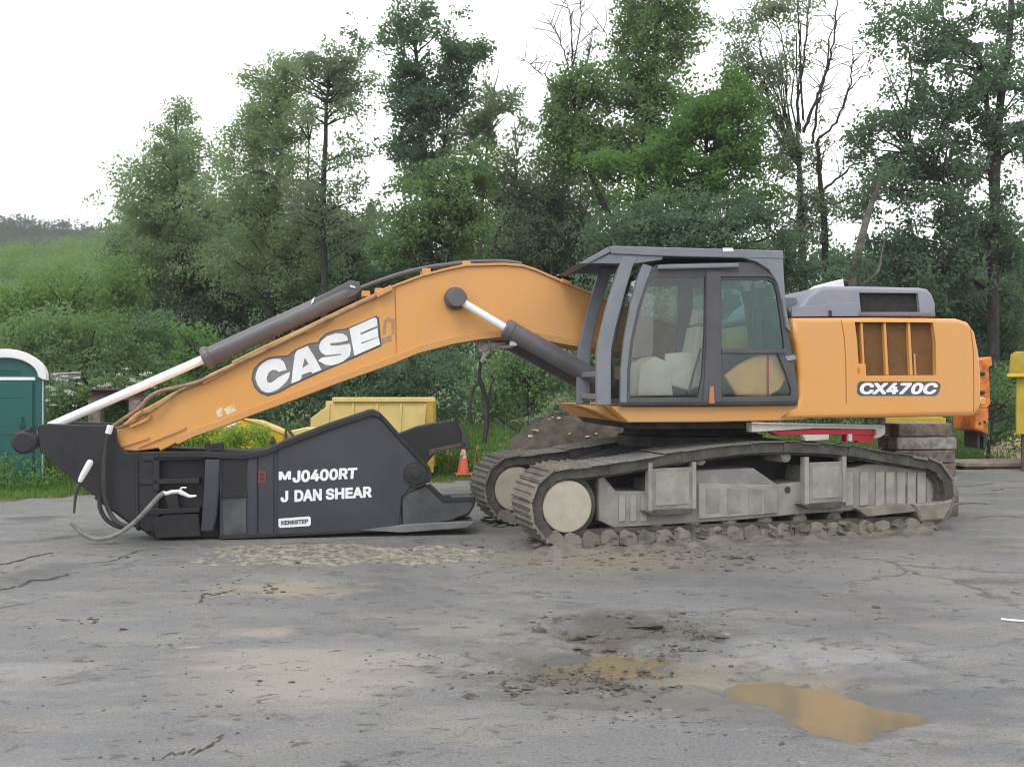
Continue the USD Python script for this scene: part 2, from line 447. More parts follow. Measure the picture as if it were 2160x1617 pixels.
# the yard's worn, dusty, patchy asphalt
yard_nodes = {
    'g': ('geometry', {}), 'flat': ('mapping', {'scale': (1, 1, 0)}),
    'big': ('noise_texture', {'scale': .35, 'detail': 6, 'roughness': .62, 'distortion': .6}),
    'mid': ('noise_texture', {'scale': 2.2, 'detail': 6, 'roughness': .65, 'distortion': .4}),
    'str': ('mapping', {'scale': (.55, 1.7, 0), 'rotation': (0, 0, .25)}),
    'streak': ('noise_texture', {'scale': 1.6, 'detail': 6, 'roughness': .68}),
    'fine': ('noise_texture', {'scale': 55, 'detail': 3, 'roughness': .7}),
    'vfine': ('noise_texture', {'scale': 120, 'detail': 2, 'roughness': .7}),
    'base': ('rgb_ramp', {'ramp': [(.3, (.096, .1, .103)), (.46, (.133, .136, .138)), (.58, (.164, .164, .16)), (.72, (.192, .188, .176))]}),
    'dust': ('rgb_ramp', {'ramp': [(.47, (0, 0, 0)), (.68, (.75, .75, .75))]}),
    'c1': ('mix', {'color2': (.215, .2, .175)}),
    'sp': ('rgb_ramp', {'ramp': [(.34, (.74, .74, .74)), (.5, (1, 1, 1)), (.68, (1.14, 1.13, 1.1))]}),
    'c2': ('mix', {'mix_type': 'multiply', 'fac': .9}),
    'dk': ('rgb_ramp', {'ramp': [(.6, (0, 0, 0)), (.72, (1, 1, 1))]}),
    'c3': ('mix', {'color2': (.062, .06, .056)}),
    'dkm': ('math', {'math_type': 'multiply', 'value2': .62}),
    'vor': ('voronoi_texture', {'feature': 'distance_to_edge', 'scale': .42}),
    'wob': ('noise_texture', {'scale': 2.5, 'detail': 4}),
    'wadd': ('vector_math', {'math_type': 'multiply_add', 'vector2': (.55, .55, 0)}),
    'crk': ('rgb_ramp', {'ramp': [(0, (1, 1, 1)), (.006, (.8, .8, .8)), (.016, (0, 0, 0))]}),
    'crkm': ('math', {'math_type': 'multiply', 'value2': 1.0}),
    'crkr': ('rgb_ramp', {'ramp': [(.5, (0, 0, 0)), (.6, (.75, .75, .75))]}),
    'c4': ('mix', {'color2': (.06, .058, .055)}),
    'p': ('principled_bsdf', {'roughness': .8, 'specular_ior_level': .4}),
    'rg': ('rgb_ramp', {'ramp': [(.38, (.36, .36, .36)), (.58, (.85, .85, .85))]}),
    'hs': ('math', {'math_type': 'multiply_add', 'value2': .6}), 'b': ('bump', {'strength': .3, 'distance': .01})}
yard_links = [('g.position', 'flat.vector'), ('g.position', 'str.vector'), ('flat.vector', 'big.vector'), ('flat.vector', 'mid.vector'), ('str.vector', 'streak.vector'),
              ('flat.vector', 'fine.vector'), ('flat.vector', 'vfine.vector'), ('big.fac', 'base.fac'), ('streak.fac', 'dust.fac'), ('dust.color', 'c1.fac'),
              ('base.color', 'c1.color1'), ('fine.fac', 'sp.fac'), ('c1.color', 'c2.color1'), ('sp.color', 'c2.color2'), ('mid.fac', 'dk.fac'), ('dk.color', 'dkm.value1'),
              ('dkm.value', 'c3.fac'), ('c2.color', 'c3.color1'), ('flat.vector', 'wob.vector'), ('wob.color', 'wadd.vector1'), ('flat.vector', 'wadd.vector3'),
              ('wadd.vector', 'vor.vector'), ('vor.distance', 'crk.fac'), ('crk.color', 'crkm.value1'), ('big.fac', 'crkr.fac'), ('crkr.color', 'crkm.value2'), ('crkm.value', 'c4.fac'),
              ('c3.color', 'c4.color1'), ('big.fac', 'rg.fac'), ('rg.color', 'p.roughness'), ('vfine.fac', 'hs.value1'), ('fine.fac', 'hs.value3'), ('hs.value', 'b.height'), ('b.normal', 'p.normal')]
last = 'c4'
# spots with a shape of their own: dried tan mud, damp dark broken patches
for k, (u, v, ru, rv, col, amt) in enumerate([(1750, 1492, 190, 82, (.085, .081, .074), .75), (1280, 1400, 220, 48, (.085, .08, .07), .7), (640, 1415, 300, 75, (.26, .24, .205), .8), (560, 1335, 90, 14, (.3, .26, .22), .6), (1000, 1330, 150, 26, (.24, .22, .19), .5),
                                              (1330, 1330, 250, 55, (.066, .061, .052), .85), (1230, 1430, 280, 62, (.085, .078, .066), .8), (1620, 1440, 300, 50, (.2, .175, .12), .55), (1420, 1480, 240, 45, (.12, .115, .105), .6),
                                              (1750, 1380, 240, 45, (.24, .24, .235), .6), (1960, 1480, 260, 90, (.085, .09, .097), .6), (620, 1240, 150, 24, (.27, .235, .16), .6), (1300, 1180, 260, 36, (.2, .175, .125), .75),
                                              (60, 1215, 130, 26, (.07, .07, .07), .6), (60, 1095, 70, 9, (.06, .06, .06), .75), (90, 1415, 170, 22, (.27, .26, .24), .5), (2050, 1030, 220, 50, (.1, .1, .1), .5), (1500, 1240, 400, 60, (.12, .122, .125), .5)]):
    c, ex, ey = ground(u, v), abs(ground(u + ru, v)[0] - ground(u, v)[0]), abs(ground(u, v - rv)[1] - ground(u, v + rv)[1]) / 2
    yard_nodes |= {f'm{k}': ('mapping', {'location': (-c[0] / ex, -c[1] / ey, 0), 'scale': (1 / ex, 1 / ey, 0)}), f'l{k}': ('vector_math', {'math_type': 'length'}),
                   f'w{k}': ('math', {'math_type': 'multiply_add', 'value2': 3.0, 'value3': 0}), f'a{k}': ('math', {'math_type': 'add'}), f'r{k}': ('map_range', {'from_min': 2.55, 'from_max': 1.9, 'to_min': 0, 'to_max': amt, 'clamp': True}),
                   f'x{k}': ('mix', {'color2': col})}
    yard_links += [('g.position', f'm{k}.vector'), (f'm{k}.vector', f'l{k}.vector1'), ('mid.fac' if k % 2 else 'streak.fac', f'w{k}.value1'), (f'w{k}.value', f'a{k}.value1'), (f'l{k}.value', f'a{k}.value2'),
                   (f'a{k}.value', f'r{k}.value'), (f'r{k}.result', f'x{k}.fac'), (f'{last}.color', f'x{k}.color1')]
    last = f'x{k}'
yard_nodes['fin'] = ('mix', {'mix_type': 'multiply', 'fac': .55})
# small dark pits and pale flecks, in drifts
yard_nodes |= {'flk': ('mapping', {'scale': (6.5, 11, 0)}), 'fl': ('noise_texture', {'scale': 1, 'detail': 5, 'roughness': .7, 'distortion': .8}), 'fla': ('math', {'math_type': 'multiply_add', 'value2': .3, 'value3': -.15}), 'flb': ('math', {'math_type': 'add'}),
               'flr': ('rgb_ramp', {'ramp': [(.58, (0, 0, 0)), (.64, (.75, .75, .75)), (1, (.9, .9, .9))]}), 'fx': ('mix', {'color2': (.058, .056, .052)}),
               'flw': ('rgb_ramp', {'ramp': [(.28, (.8, .8, .8)), (.36, (0, 0, 0))]}), 'fy': ('mix', {'color2': (.27, .265, .25)})}
yard_links += [('g.position', 'flk.vector'), ('flk.vector', 'fl.vector'), ('mid.fac', 'fla.value1'), ('fla.value', 'flb.value1'), ('fl.fac', 'flb.value2'), ('flb.value', 'flr.fac'), ('flr.color', 'fx.fac'), (f'{last}.color', 'fx.color1'),
               ('flb.value', 'flw.fac'), ('flw.color', 'fy.fac'), ('fx.color', 'fy.color1')]
last = 'fy'
yard_links += [(f'{last}.color', 'fin.color1'), ('sp.color', 'fin.color2'), ('fin.color', 'p.base_color')]
M['yard'] = usdkit.material(stage, '/World/Looks/yard', yard_nodes, yard_links, surface='p.BSDF')
mat('earth', (.07, .075, .035), (.12, .11, .06), .8, .95, bump=.4)
mat('hill_green', (.075, .13, .04), (.1, .165, .055), .08, .95)
mat('hill_far', (.045, .07, .048), (.055, .08, .055), .05, .95)
mat('mud_strip', (.3, .285, .23), (.12, .116, .094), 11, .92, bump=.9, bump_scale=45, spread=(.38, .6))
mat('puddle_water', (.165, .136, .088), (.135, .117, .082), 2.5, .1, spec=.3, bump=.01, bump_scale=8)
mat('clod', (.055, .05, .04), (.13, .12, .098), 4, .9, bump=.6, bump_scale=60)

# ------------------------------------------------------------------ the ground
rng = np.random.default_rng(7)
EDGE = np.array([(-60, -4), (-8.6, 15.2), (-4.5, 17.2), (-1.0, 18.6), (4.5, 20.2), (10.8, 21.8), (70, 40)])


def edge_y(x):
    return np.interp(x, EDGE[:, 0], EDGE[:, 1])


def grid_mesh(xs, ys, zf):
    X, Y = np.meshgrid(xs, ys, indexing='ij')
    v = np.column_stack([X.ravel(), Y.ravel(), zf(X.ravel(), Y.ravel())])
    n = len(ys)
    i, j = np.meshgrid(np.arange(len(xs) - 1), np.arange(n - 1), indexing='ij')
    a = (i * n + j).ravel()
    q = np.stack([a, a + n, a + n + 1, a + 1], 1)
    return v, q


obj('ground', grid_mesh(np.linspace(-900, 900, 31), np.linspace(-300, 1500, 31), lambda x, y: np.full_like(x, -.03)), 'earth', smooth=False, kind='structure')

PUDDLES = [(1285, 1402, 165, 30, .5), (1745, 1490, 105, 60, .2), (1850, 1508, 115, 20, -.5), (1600, 1452, 75, 22, .2)]


def yard_z(x, y):
    p = np.stack([x, y, 0 * x], -1)
    z = .012 * (meshkit.fbm(p * .9, 3, 3) - .5) + .010 * (meshkit.fbm(p * 5.5, 3, 9) - .5)
    c = ground(1300, 1390)
    rough = np.exp(-(((x - c[0] - .25) / 1.5) ** 2 + ((y - c[1] - .1) / .7) ** 2))
    z = z + rough * (.13 * (meshkit.fbm(p * np.array([7, 9, 1]), 4, 21) - .43))
    c = ground(1235, 1322)
    z = z + np.exp(-(((x - c[0]) / .2) ** 2 + ((y - c[1]) / .16) ** 2)) * (.02 + .09 * meshkit.fbm(p * 14, 3, 41))
    c = ground(1130, 1455)
    z = z + np.exp(-(((x - c[0]) / .7) ** 2 + ((y - c[1]) / .25) ** 2)) * (.06 * (meshkit.fbm(p * 10, 4, 51) - .45))
    for u, v, ru, rv, _ in PUDDLES:
        c = ground(u, v)
        ex, ey = abs(ground(u + ru, v)[0] - c[0]), abs(ground(u, v - rv)[1] - ground(u, v + rv)[1]) / 2
        r = np.sqrt(((x - c[0]) / ex) ** 2 + ((y - c[1]) / ey) ** 2) + .5 * (meshkit.fbm(p * 2.6, 3, 5) - .5) + .25 * (meshkit.fbm(p * 9, 2, 15) - .5)
        z = z - .05 * np.clip(1.25 - r, 0, 1)
    return z


xs = np.concatenate([np.arange(-60, -7, 1.5), np.arange(-7, 8.5, .05), np.arange(8.5, 70, 1.5)])
ys0 = np.concatenate([np.arange(-3, 3.5, .6), np.arange(3.5, 8.5, .035), np.arange(8.5, 13.5, .08), np.arange(13.5, 45, .5)])
v, q = grid_mesh(xs, ys0, lambda x, y: np.zeros_like(x))
ok = v[:, 1] < edge_y(v[:, 0]) + .5 * (meshkit.fbm(v * .8, 3, 2) - .5)
v[:, 2] = np.where((np.abs(v[:, 0]) < 9) & (v[:, 1] < 14), yard_z(v[:, 0], v[:, 1]), 0)
q = q[ok[q].all(1)]
ids, inv = np.unique(q, return_inverse=True)
yard = obj('asphalt_yard', (v[ids], inv.reshape(q.shape)), 'yard', smooth=True, kind='structure')


def puddle(pts, z):
    pp = spline([ground(u, v)[:2] for u, v in pts + pts[:1]], 4)[:-1]
    e = trimesh.creation.extrude_polygon(Polygon(pp).buffer(0), .003, engine='earcut')
    return moved(e, (0, 0, z))


obj('puddle', puddle([(1090, 1376), (1180, 1362), (1300, 1366), (1440, 1376), (1470, 1410), (1440, 1450), (1300, 1450), (1150, 1430)], -.0195), 'puddle_water', smooth=False, kind='structure')
obj('puddle', puddle([(1500, 1440), (1640, 1405), (1790, 1400), (1880, 1450), (2020, 1470), (2030, 1520), (1900, 1560), (1750, 1580), (1610, 1560), (1560, 1490)], -.0195), 'puddle_water', smooth=False, kind='structure')

# low ridge of dried mud left by the tracks
x0, x1 = ground(362, 1175)[0], ground(1130, 1175)[0]
y0, y1 = ground(700, 1204)[1], ground(700, 1140)[1]


def strip_z(x, y):
    p = np.stack([x, y, 0 * x], -1)
    yc = (y0 + y1) / 2 + .12 * (meshkit.noise(p * [.8, 0, 0], 4) - .5) + .05 * (x - x0) / (x1 - x0)
    w = .36 * (y1 - y0) * (1 - .3 * (x - x0) / (x1 - x0)) * (.55 + .9 * meshkit.noise(p * [2.2, 0, 0], 8))
    k = np.clip(1.15 - np.abs(y - yc) / w, 0, .3) / .3 * np.clip((x - x0) * 2.5, 0, 1) * np.clip((x1 - x) * 1.6, 0, 1)
    lumps = meshkit.fbm(p * 13, 4, 31)
    tread = .5 + .5 * np.sin(x * 2 * np.pi / .2 + 1.5 * meshkit.noise(p * 2, 77))
    return -.02 + k * (.016 + .05 * (lumps - .32) + .006 * tread * np.clip((x - x0 - .9), 0, 1))


obj('mud_strip', grid_mesh(np.arange(x0 - .1, x1 + .1, .022), np.arange(y0 - .15, y1 + .15, .022), strip_z), 'mud_strip', smooth=True, kind='stuff', label='low tan ridge of dried mud pressed along the asphalt before the shear')

def crack(pts, w_):
    q_ = spline([ground(u, v) for u, v in pts], 8)
    q_ = q_ + np.column_stack([rng.normal(0, .012, len(q_)), rng.normal(0, .02, len(q_)), np.zeros(len(q_))])
    d_ = np.gradient(q_, axis=0)[:, :2]; d_ /= np.linalg.norm(d_, axis=1, keepdims=True)
    n_ = np.column_stack([-d_[:, 1], d_[:, 0], np.zeros(len(q_))]) * (w_ * rng.uniform(.25, 1, (len(q_), 1)))
    v_ = np.vstack([q_ - n_, q_ + n_]); v_[:, 2] = np.where((np.abs(v_[:, 0]) < 9) & (v_[:, 1] < 14), yard_z(v_[:, 0], v_[:, 1]), 0) + .004
    k_ = np.arange(len(q_) - 1); m_ = len(q_)
    obj('crack', (v_, np.stack([k_, k_ + 1, k_ + m_ + 1, k_ + m_], 1)), 'soil_dark', yard, smooth=False)


for pts, w_ in (([(1975, 1020), (2030, 1025), (2065, 1023), (2095, 1019)], .03), ([(1945, 1058), (2000, 1064), (2040, 1061), (2085, 1062)], .035), ([(2055, 1092), (2110, 1087), (2160, 1090)], .02), ([(2090, 1034), (2130, 1029), (2170, 1028)], .025), ([(2000, 1040), (2060, 1043), (2100, 1040)], .012),
                ([(-10, 1193), (40, 1182), (75, 1172), (112, 1165)], .03), ([(-10, 1247), (40, 1236), (70, 1224), (100, 1222), (146, 1211)], .028), ([(170, 1190), (240, 1181), (290, 1163), (345, 1155)], .012), ([(425, 1268), (432, 1252), (450, 1255), (482, 1247)], .02),
                ([(400, 1590), (440, 1575), (470, 1548)], .008), ([(330, 1600), (380, 1592), (410, 1585)], .006), ([(1620, 1120), (1760, 1112), (1900, 1104), (2000, 1092)], .03)):
    crack(pts, w_)

clods = []
for u, v, su, sv, n, r in [(1240, 1325, 60, 14, 220, .028), (1390, 1350, 90, 20, 260, .015), (1270, 1438, 120, 16, 320, .015), (1120, 1455, 80, 18, 220, .015), (1500, 1345, 120, 28, 180, .012), (1440, 1495, 130, 30, 180, .012), (1350, 1172, 200, 16, 320, .02), (300, 1380, 190, 45, 40, .011),
                           (520, 1240, 60, 14, 40, .018), (900, 1400, 400, 90, 60, .009), (1750, 1300, 280, 90, 70, .01), (190, 1310, 16, 4, 8, .02), (700, 1172, 220, 14, 160, .012), (600, 1500, 330, 60, 30, .009), (1650, 1190, 260, 22, 70, .016)]:
    for _ in range(n):
        g = ground(rng.normal(u, su), min(max(rng.normal(v, sv), 1120), 1600))
        if ((g[0] - 1.9) / 1.1) ** 2 + ((g[1] - 5.4) / .5) ** 2 < 1 and r < .02:
            continue
        clods.append(moved(chunk(rng, r * rng.lognormal(0, .5), .38), g + [0, 0, .002]))
obj('mud_clods', cat(clods), 'clod', smooth=False, kind='stuff', label='small crumbs and clods of drying mud scattered over the asphalt')

# ------------------------------------------------------------------ the excavator
H = Frame(2.28, 12.55, math.radians(9))      # upper structure
K = Frame(0.6, 10.5, math.radians(16))       # undercarriage, x = 0 at the front idler, y = 0 at the near edge of the near track
EXC = thing('excavator', 'orange tracked excavator with grey cab and long arched boom reaching left over the shear', 'excavator', (*H.o, 0), H.yaw)


def k2h(m):
    m = m.copy(); m.vertices = H.local(K.world(m.vertices)); return m


# undercarriage ---------------------------------------------------
R, SR = .41, 4.42
arc = lambda c, z, r, a0, a1, n: np.array([(c + r * math.cos(a), z + r * math.sin(a)) for a in np.linspace(a0, a1, n)])
top = spline([(.02, .865), (.6, .915), (1.3, 1.015), (2.3, 1.105), (3.3, 1.06), (4.05, .945), (SR, .885)], 8)
path = np.vstack([arc(0, R + .045, R, math.radians(90), math.radians(270), 24), [(x, .045) for x in np.linspace(.3, SR - .3, 20)], arc(SR, .05 + R + .005, R + .01, math.radians(-90), math.radians(90), 24)[:-1], top[::-1][:-1]])
loop = np.vstack([path, path[:1]])
seg = np.r_[0, np.cumsum(np.linalg.norm(np.diff(loop, axis=0), axis=1))]
NSHOE = 54
PITCHLEN = seg[-1] / NSHOE
w = PITCHLEN
shoe_prof = np.array([(-.52 * w, -.012), (-.5 * w, .012), (-.42 * w, .014), (-.39 * w, .036), (-.33 * w, .036), (-.3 * w, .014), (-.06 * w, .014), (-.03 * w, .034), (.03 * w, .034), (.06 * w, .014), (.3 * w, .014), (.33 * w, .032), (.38 * w, .032), (.41 * w, .014), (.46 * w, .01), (.46 * w, -.012)])
for side, t0 in ((0, 0.0), (1, 1.95)):
    frame_pts = [(1262, 990), (1300, 1036), (1368, 1036), (1374, 1012), (1470, 992), (1590, 987), (1640, 1022), (1700, 1016), (1706, 984), (1800, 986), (1828, 979), (1955, 976), (1957, 1066), (1700, 1083), (1560, 1096), (1296, 1113), (1264, 1098)]
    fp = K.poly(frame_pts, .12)
    ffr = t0 + .12 if side == 0 else t0 + .1
    fr = obj('track_frame', k2h(prism(fp, ffr, t0 + .6, .012)), 'mud_frame', EXC, label='dusty grey near track frame with steps' if side == 0 else 'grey far track frame in shadow')
    for k in range(NSHOE):
        d = (k + .3) * PITCHLEN
        c = np.array([np.interp(d, seg, loop[:, i]) for i in (0, 1)])
        e = np.array([np.interp((d + .03) % seg[-1], seg, loop[:, i]) - np.interp((d - .03) % seg[-1], seg, loop[:, i]) for i in (0, 1)])
        e /= np.linalg.norm(e)
        nrm = np.array([e[1], -e[0]])
        jit = rng.normal(0, .004)
        a, b = t0 + rng.normal(0, .004), t0 + .7 + rng.normal(0, .004)
        on_top = c[1] > .8 and .3 < c[0] < SR - .2
        sp2 = shoe_prof * [1, .22 if on_top else 1]
        pts = c + sp2[:, :1] * e + (sp2[:, 1:] + jit) * nrm
        low_run = c[1] < .1
        lk = np.array([(-.49 * w, -.006), (-.47 * w, -.06), (-.34 * w, -.1 - .02 * low_run * rng.uniform(0, 1)), (-.1 * w, -.118 - .03 * low_run * rng.uniform(-.3, 1)), (.12 * w, -.118 - .03 * low_run * rng.uniform(-.3, 1)), (.36 * w, -.098), (.485 * w, -.055), (.49 * w, -.006)]) if low_run else np.array([(-.515 * w, -.006), (-.5 * w, -.118), (.5 * w, -.118), (.515 * w, -.006)])
        lt = t0 + .02 + rng.uniform(0, .015)
        obj('track_link', k2h(prism(c + lk[:, :1] * e + lk[:, 1:] * nrm, lt, lt + .07, .004 if low_run else 0)), ['mud_dry', 'mud_crust', 'shoe_steel'][k % 3] if low_run else 'mud_dark', fr, smooth=False)
        obj('track_shoe', k2h(prism(pts, a, b, 0)), 'shoe_top' if on_top else ['shoe_steel', 'shoe_steel_dark', 'shoe_steel'][k % 3], fr, smooth=False)
    inner = np.array([Polygon(loop).buffer(-.028).exterior.coords]).reshape(-1, 2)
    inn2 = np.array([Polygon(loop).buffer(-.15).exterior.coords]).reshape(-1, 2)
    ch = [trimesh.creation.extrude_polygon(Polygon(inner, [inn2]), .07, engine='earcut') for _ in range(2)]
    cm = []
    for c_, ty in zip(ch, (t0 + .1, t0 + .5)):
        vv = np.column_stack([c_.vertices[:, 0], ty + c_.vertices[:, 2], c_.vertices[:, 1]])
        mm = trimesh.Trimesh(vv, c_.faces, process=False)
        mm.invert() if mm.volume < 0 else None
        cm.append(mm)
    obj('track_chain', k2h(cat(cm)), 'mud_dark', fr)
    zc = R + .045
    obj('idler_wheel', k2h(lathe([(0, .3), (.015, .35), (.06, .355), (.07, .31), (.38, .31), (.39, .355), (.43, .355), (.445, .3)], (0, t0 + .125, zc), (0, 1, 0), 40)), 'mud_dark', fr)
    obj('idler_hub', k2h(lathe([(0, .255), (.008, .272), (.03, .28), (.1, .285)], (0, t0 + .045, zc), (0, 1, 0), 40)), 'mud_hub', fr)
    teeth = []
    for k in range(21):
        a = k * 2 * math.pi / 21
        teeth.append((SR + .37 * math.cos(a), zc + .37 * math.sin(a)))
        teeth.append((SR + .315 * math.cos(a + .15), zc + .315 * math.sin(a + .15)))
    obj('drive_sprocket', k2h(prism(teeth, t0 + .28, t0 + .42, .01)), 'mud_dark', fr)
    obj('final_drive', k2h(lathe([(0, .2), (.02, .24), (.2, .27), (.32, .27)], (SR, t0 + .12, zc), (0, 1, 0), 32)), 'mud_frame', fr)
    for k in range(8):
        s = .62 + k * .45
        obj('bottom_roller', k2h(lathe([(0, .05), (.02, .06), (.04, .095), (.1, .095), (.11, .075), (.3, .075), (.31, .095), (.4, .095), (.44, .06)], (s, t0 + .13, .185), (0, 1, 0), 18)), 'mud_dry' if k % 2 else 'shoe_steel_dark', fr)
    for u, v in ((1480, 969), (1660, 963)):
        s, z = K.px(u, v, .1)
        obj('carrier_roller', k2h(lathe([(0, .04), (.02, .065), (.12, .07), (.3, .075), (.42, .075)], (s, t0 + .1, z), (0, 1, 0), 16)), 'mud_frame_light', fr)
    if side == 0:
        P = lambda pts, a, b, m, n, bev=.006, **kw: obj(n, k2h(prism(K.poly(pts, a), a, b, bev)), m, fr, **kw)
        # step boxes
        for (ua, va, ub, vb) in ((1376, 988, 1462, 1076), (1706, 976, 1779, 1062)):
            P([(ua, va), (ub, va - 3), (ub, vb - 4), (ua, vb)], .035, .12, 'mud_frame', 'step_box')
            P([(ua + 8, va + 9), (ub - 8, va + 7), (ub - 8, vb - 14), (ua + 8, vb - 10)], .028, .036, 'mud_frame_light', 'step_panel', .002)
            P([(ua - 8, va - 12), (ua + 1, va - 12), (ua + 1, vb + 2), (ua - 8, vb + 2)], .02, .12, 'mud_frame_light', 'step_post', .004)
            P([(ub - 1, va - 14), (ub + 7, va - 14), (ub + 7, vb - 4), (ub - 1, vb - 2)], .02, .12, 'mud_frame_light', 'step_post', .004)
            P([(ua - 18, vb + 2), (ub + 2, vb - 3), (ub - 4, vb + 8), (ua, vb + 11)], .0, .12, 'mud_dark', 'step_lip', .004)
        P([(1474, 1020), (1632, 1022), (1638, 1082), (1474, 1094)], .098, .121, 'mud_frame_light', 'side_panel')
        for uu in (1490, 1535, 1580, 1612):
            P([(uu, 1030), (uu + 28, 1031), (uu + 28, 1080), (uu, 1083)], .092, .099, 'mud_frame', 'panel_pocket', .002)
        for uu in (1306, 1330, 1352):
            P([(uu, 1046), (uu + 13, 1046), (uu + 13, 1098), (uu, 1100)], .107, .121, 'mud_frame_light', 'frame_rib', .003)
        for uu in (1783, 1815, 1848, 1870, 1893, 1915, 1936):
            P([(uu, 996), (uu + 17, 995), (uu + 17, 1064), (uu, 1067)], .104, .121, 'mud_frame_light', 'frame_rib', .003)
        s, z = K.px(1663, 1033, .1)
        obj('frame_hole', k2h(cyl((s, .117, z), (s, .13, z), .04, 20, .001)), 'under_black', fr)
        P([(1957, 980), (1984, 990), (1992, 1030), (1986, 1058), (1957, 1066)], .14, .3, 'mud_dark', 'rear_guard', .008)
        # heel plate at the rear and the mud packed over rollers and shoes
        P([(1806, 1072), (1918, 1062), (1938, 1078), (1830, 1090)], .03, .14, 'mud_dry', 'mud_plate', .01)
        P([(1930, 1064), (1990, 1058), (2012, 1052), (2006, 1074), (1992, 1096), (1945, 1100)], .0, .3, 'mud_dry', 'mud_plate', .02)
    lumps = []
    for _ in range(520 if side == 0 else 120):
        s, yy = rng.uniform(.25, SR - .25), t0 + rng.uniform(-.03, .3) if side == 0 else t0 + rng.uniform(-.02, .2)
        lumps.append(moved(chunk(rng, min(rng.lognormal(math.log(.034), .45), .075), rng.uniform(.3, .7)), (s, yy, rng.uniform(.01, .16))))
    for _ in range(60):
        s = rng.uniform(-.3, .4)
        lumps.append(moved(chunk(rng, rng.lognormal(math.log(.045), .4), .4), (s, t0 + rng.uniform(-.08, .75), rng.uniform(.0, .06))))
    obj('caked_mud', k2h(cat(lumps)), 'mud_crust', fr, smooth=False, kind='stuff')
body = [(.7, .5), (3.6, .5), (3.8, .62), (3.8, .8), (3.0, 1.0), (1.4, 1.0), (.6, .8)]
cb = obj('carbody', k2h(prism(body, .58, 2.1, .02)), 'under_black', EXC)
obj('travel_motor_guard', k2h(box(3.7, 4.3, .6, .95, .3, .75, .03)), 'under_black', cb)
obj('turntable_ring', lathe([(0, .86), (.03, .9), (.15, .9), (.17, .82), (.36, .82)], (-.05, 0, .98), (0, 0, 1), 48), 'under_black', EXC)

# upper structure --------------------------------------------------
NEAR, FARS = -1.5, 1.5
P = lambda parent, name, pts, t, a, b, m, bev=.008, steps=1, **kw: obj(name, prism(H.poly(pts, t), a, b, bev, steps), m, parent, **kw)
deck = P(EXC, 'deck', [(1289, 857), (1500, 856), (1690, 853), (1692, 884), (1645, 887), (1500, 890), (1327, 891)], NEAR, NEAR + .03, FARS - .05, 'orange_dusty', .012)
P(deck, 'deck_underside', [(1330, 889), (1640, 886), (1640, 905), (1350, 907)], NEAR, NEAR + .25, FARS - .3, 'under_black', .01)
P(deck, 'corner_plate', [(1230, 855), (1289, 857), (1326, 890), (1310, 888), (1270, 868)], NEAR, NEAR + .3, NEAR + .9, 'orange_dusty', .01)

hp = [(1672, 670), (1850, 669), (2020, 671), (2044, 679), (2059, 700), (2068, 745), (2072, 800), (2072, 855), (2058, 877), (1860, 881), (1646, 882), (1676, 858), (1686, 836), (1687, 790), (1681, 725)]
hpoly = H.poly(hp, NEAR)
house = prism(hpoly, NEAR, FARS, .06, 5)
gw = [(1803, 679), (1968, 680), (1974, 720), (1975, 791), (1827, 792), (1826, 767), (1811, 766), (1808, 720)]
gp = H.poly(gw, NEAR)
slots = [prism(gp, NEAR - .2, NEAR + .085, 0)]
seam = lambda pts, w: prism(np.vstack([H.poly(pts, NEAR) - [w / 2, 0], (H.poly(pts, NEAR) + [w / 2, 0])[::-1]]), NEAR - .1, NEAR + .016, 0)
slots += [seam([(1774, 672), (1781, 715), (1784, 760), (1785, 850)], .014), seam([(2046, 680), (2053, 740), (2054, 800), (2054, 872)], .014)]
eh = obj('engine_house', cut(house, *slots), 'orange_paint', EXC)
gp2 = H.poly([(1799, 676), (1978, 677), (1980, 795), (1800, 795)], NEAR)
obj('grille_mesh', prism(gp2, NEAR + .07, NEAR + .1, 0), 'grille_brown', eh)
for pts in ([(1817, 680), (1822, 680), (1827, 791), (1823, 791)], [(1866, 680), (1871, 680), (1877, 791), (1871, 791)], [(1917, 680), (1922, 680), (1928, 791), (1922, 791)]):
    obj('grille_bar', prism(H.poly(pts, NEAR), NEAR + .02, NEAR + .075, .004), 'orange_paint', eh)
obj('grille_bar', prism(H.poly([(1933, 745), (1937, 745), (1939, 791), (1935, 791)], NEAR), NEAR + .055, NEAR + .076, .003), 'orange_dusty', eh)
obj('latch', prism(H.poly([(1809, 775), (1813, 775), (1813, 786), (1809, 786)], NEAR), NEAR - .006, NEAR + .01, .002), 'orange_rust', eh)


def text_shape(s):
    from PIL import Image, ImageDraw, ImageFont
    import glob
    font = ImageFont.truetype(glob.glob('/opt/blender-*/*/datafiles/fonts/Inter.woff2')[0], 120)
    out, x = [], 0.0
    im = Image.new('L', (len(s) * 130 + 40, 200)); ImageDraw.Draw(im).text((20, 150), s, 255, font, anchor='ls', stroke_width=7)
    on = np.pad(np.asarray(im) > 127, ((0, 0), (1, 1))).astype(np.int8)
    rows, st = np.nonzero(np.diff(on, axis=1) == 1)
    en = np.nonzero(np.diff(on, axis=1) == -1)[1]
    g = shapely.union_all(shapely.box(st, -rows - 1, en, -rows)).buffer(.8).buffer(-.8).simplify(.8)
    b = g.bounds
    return affinity.scale(affinity.translate(g, -b[0], -b[1]), 1 / (b[2] - b[0]), 1 / (b[3] - b[1]), origin=(0, 0))


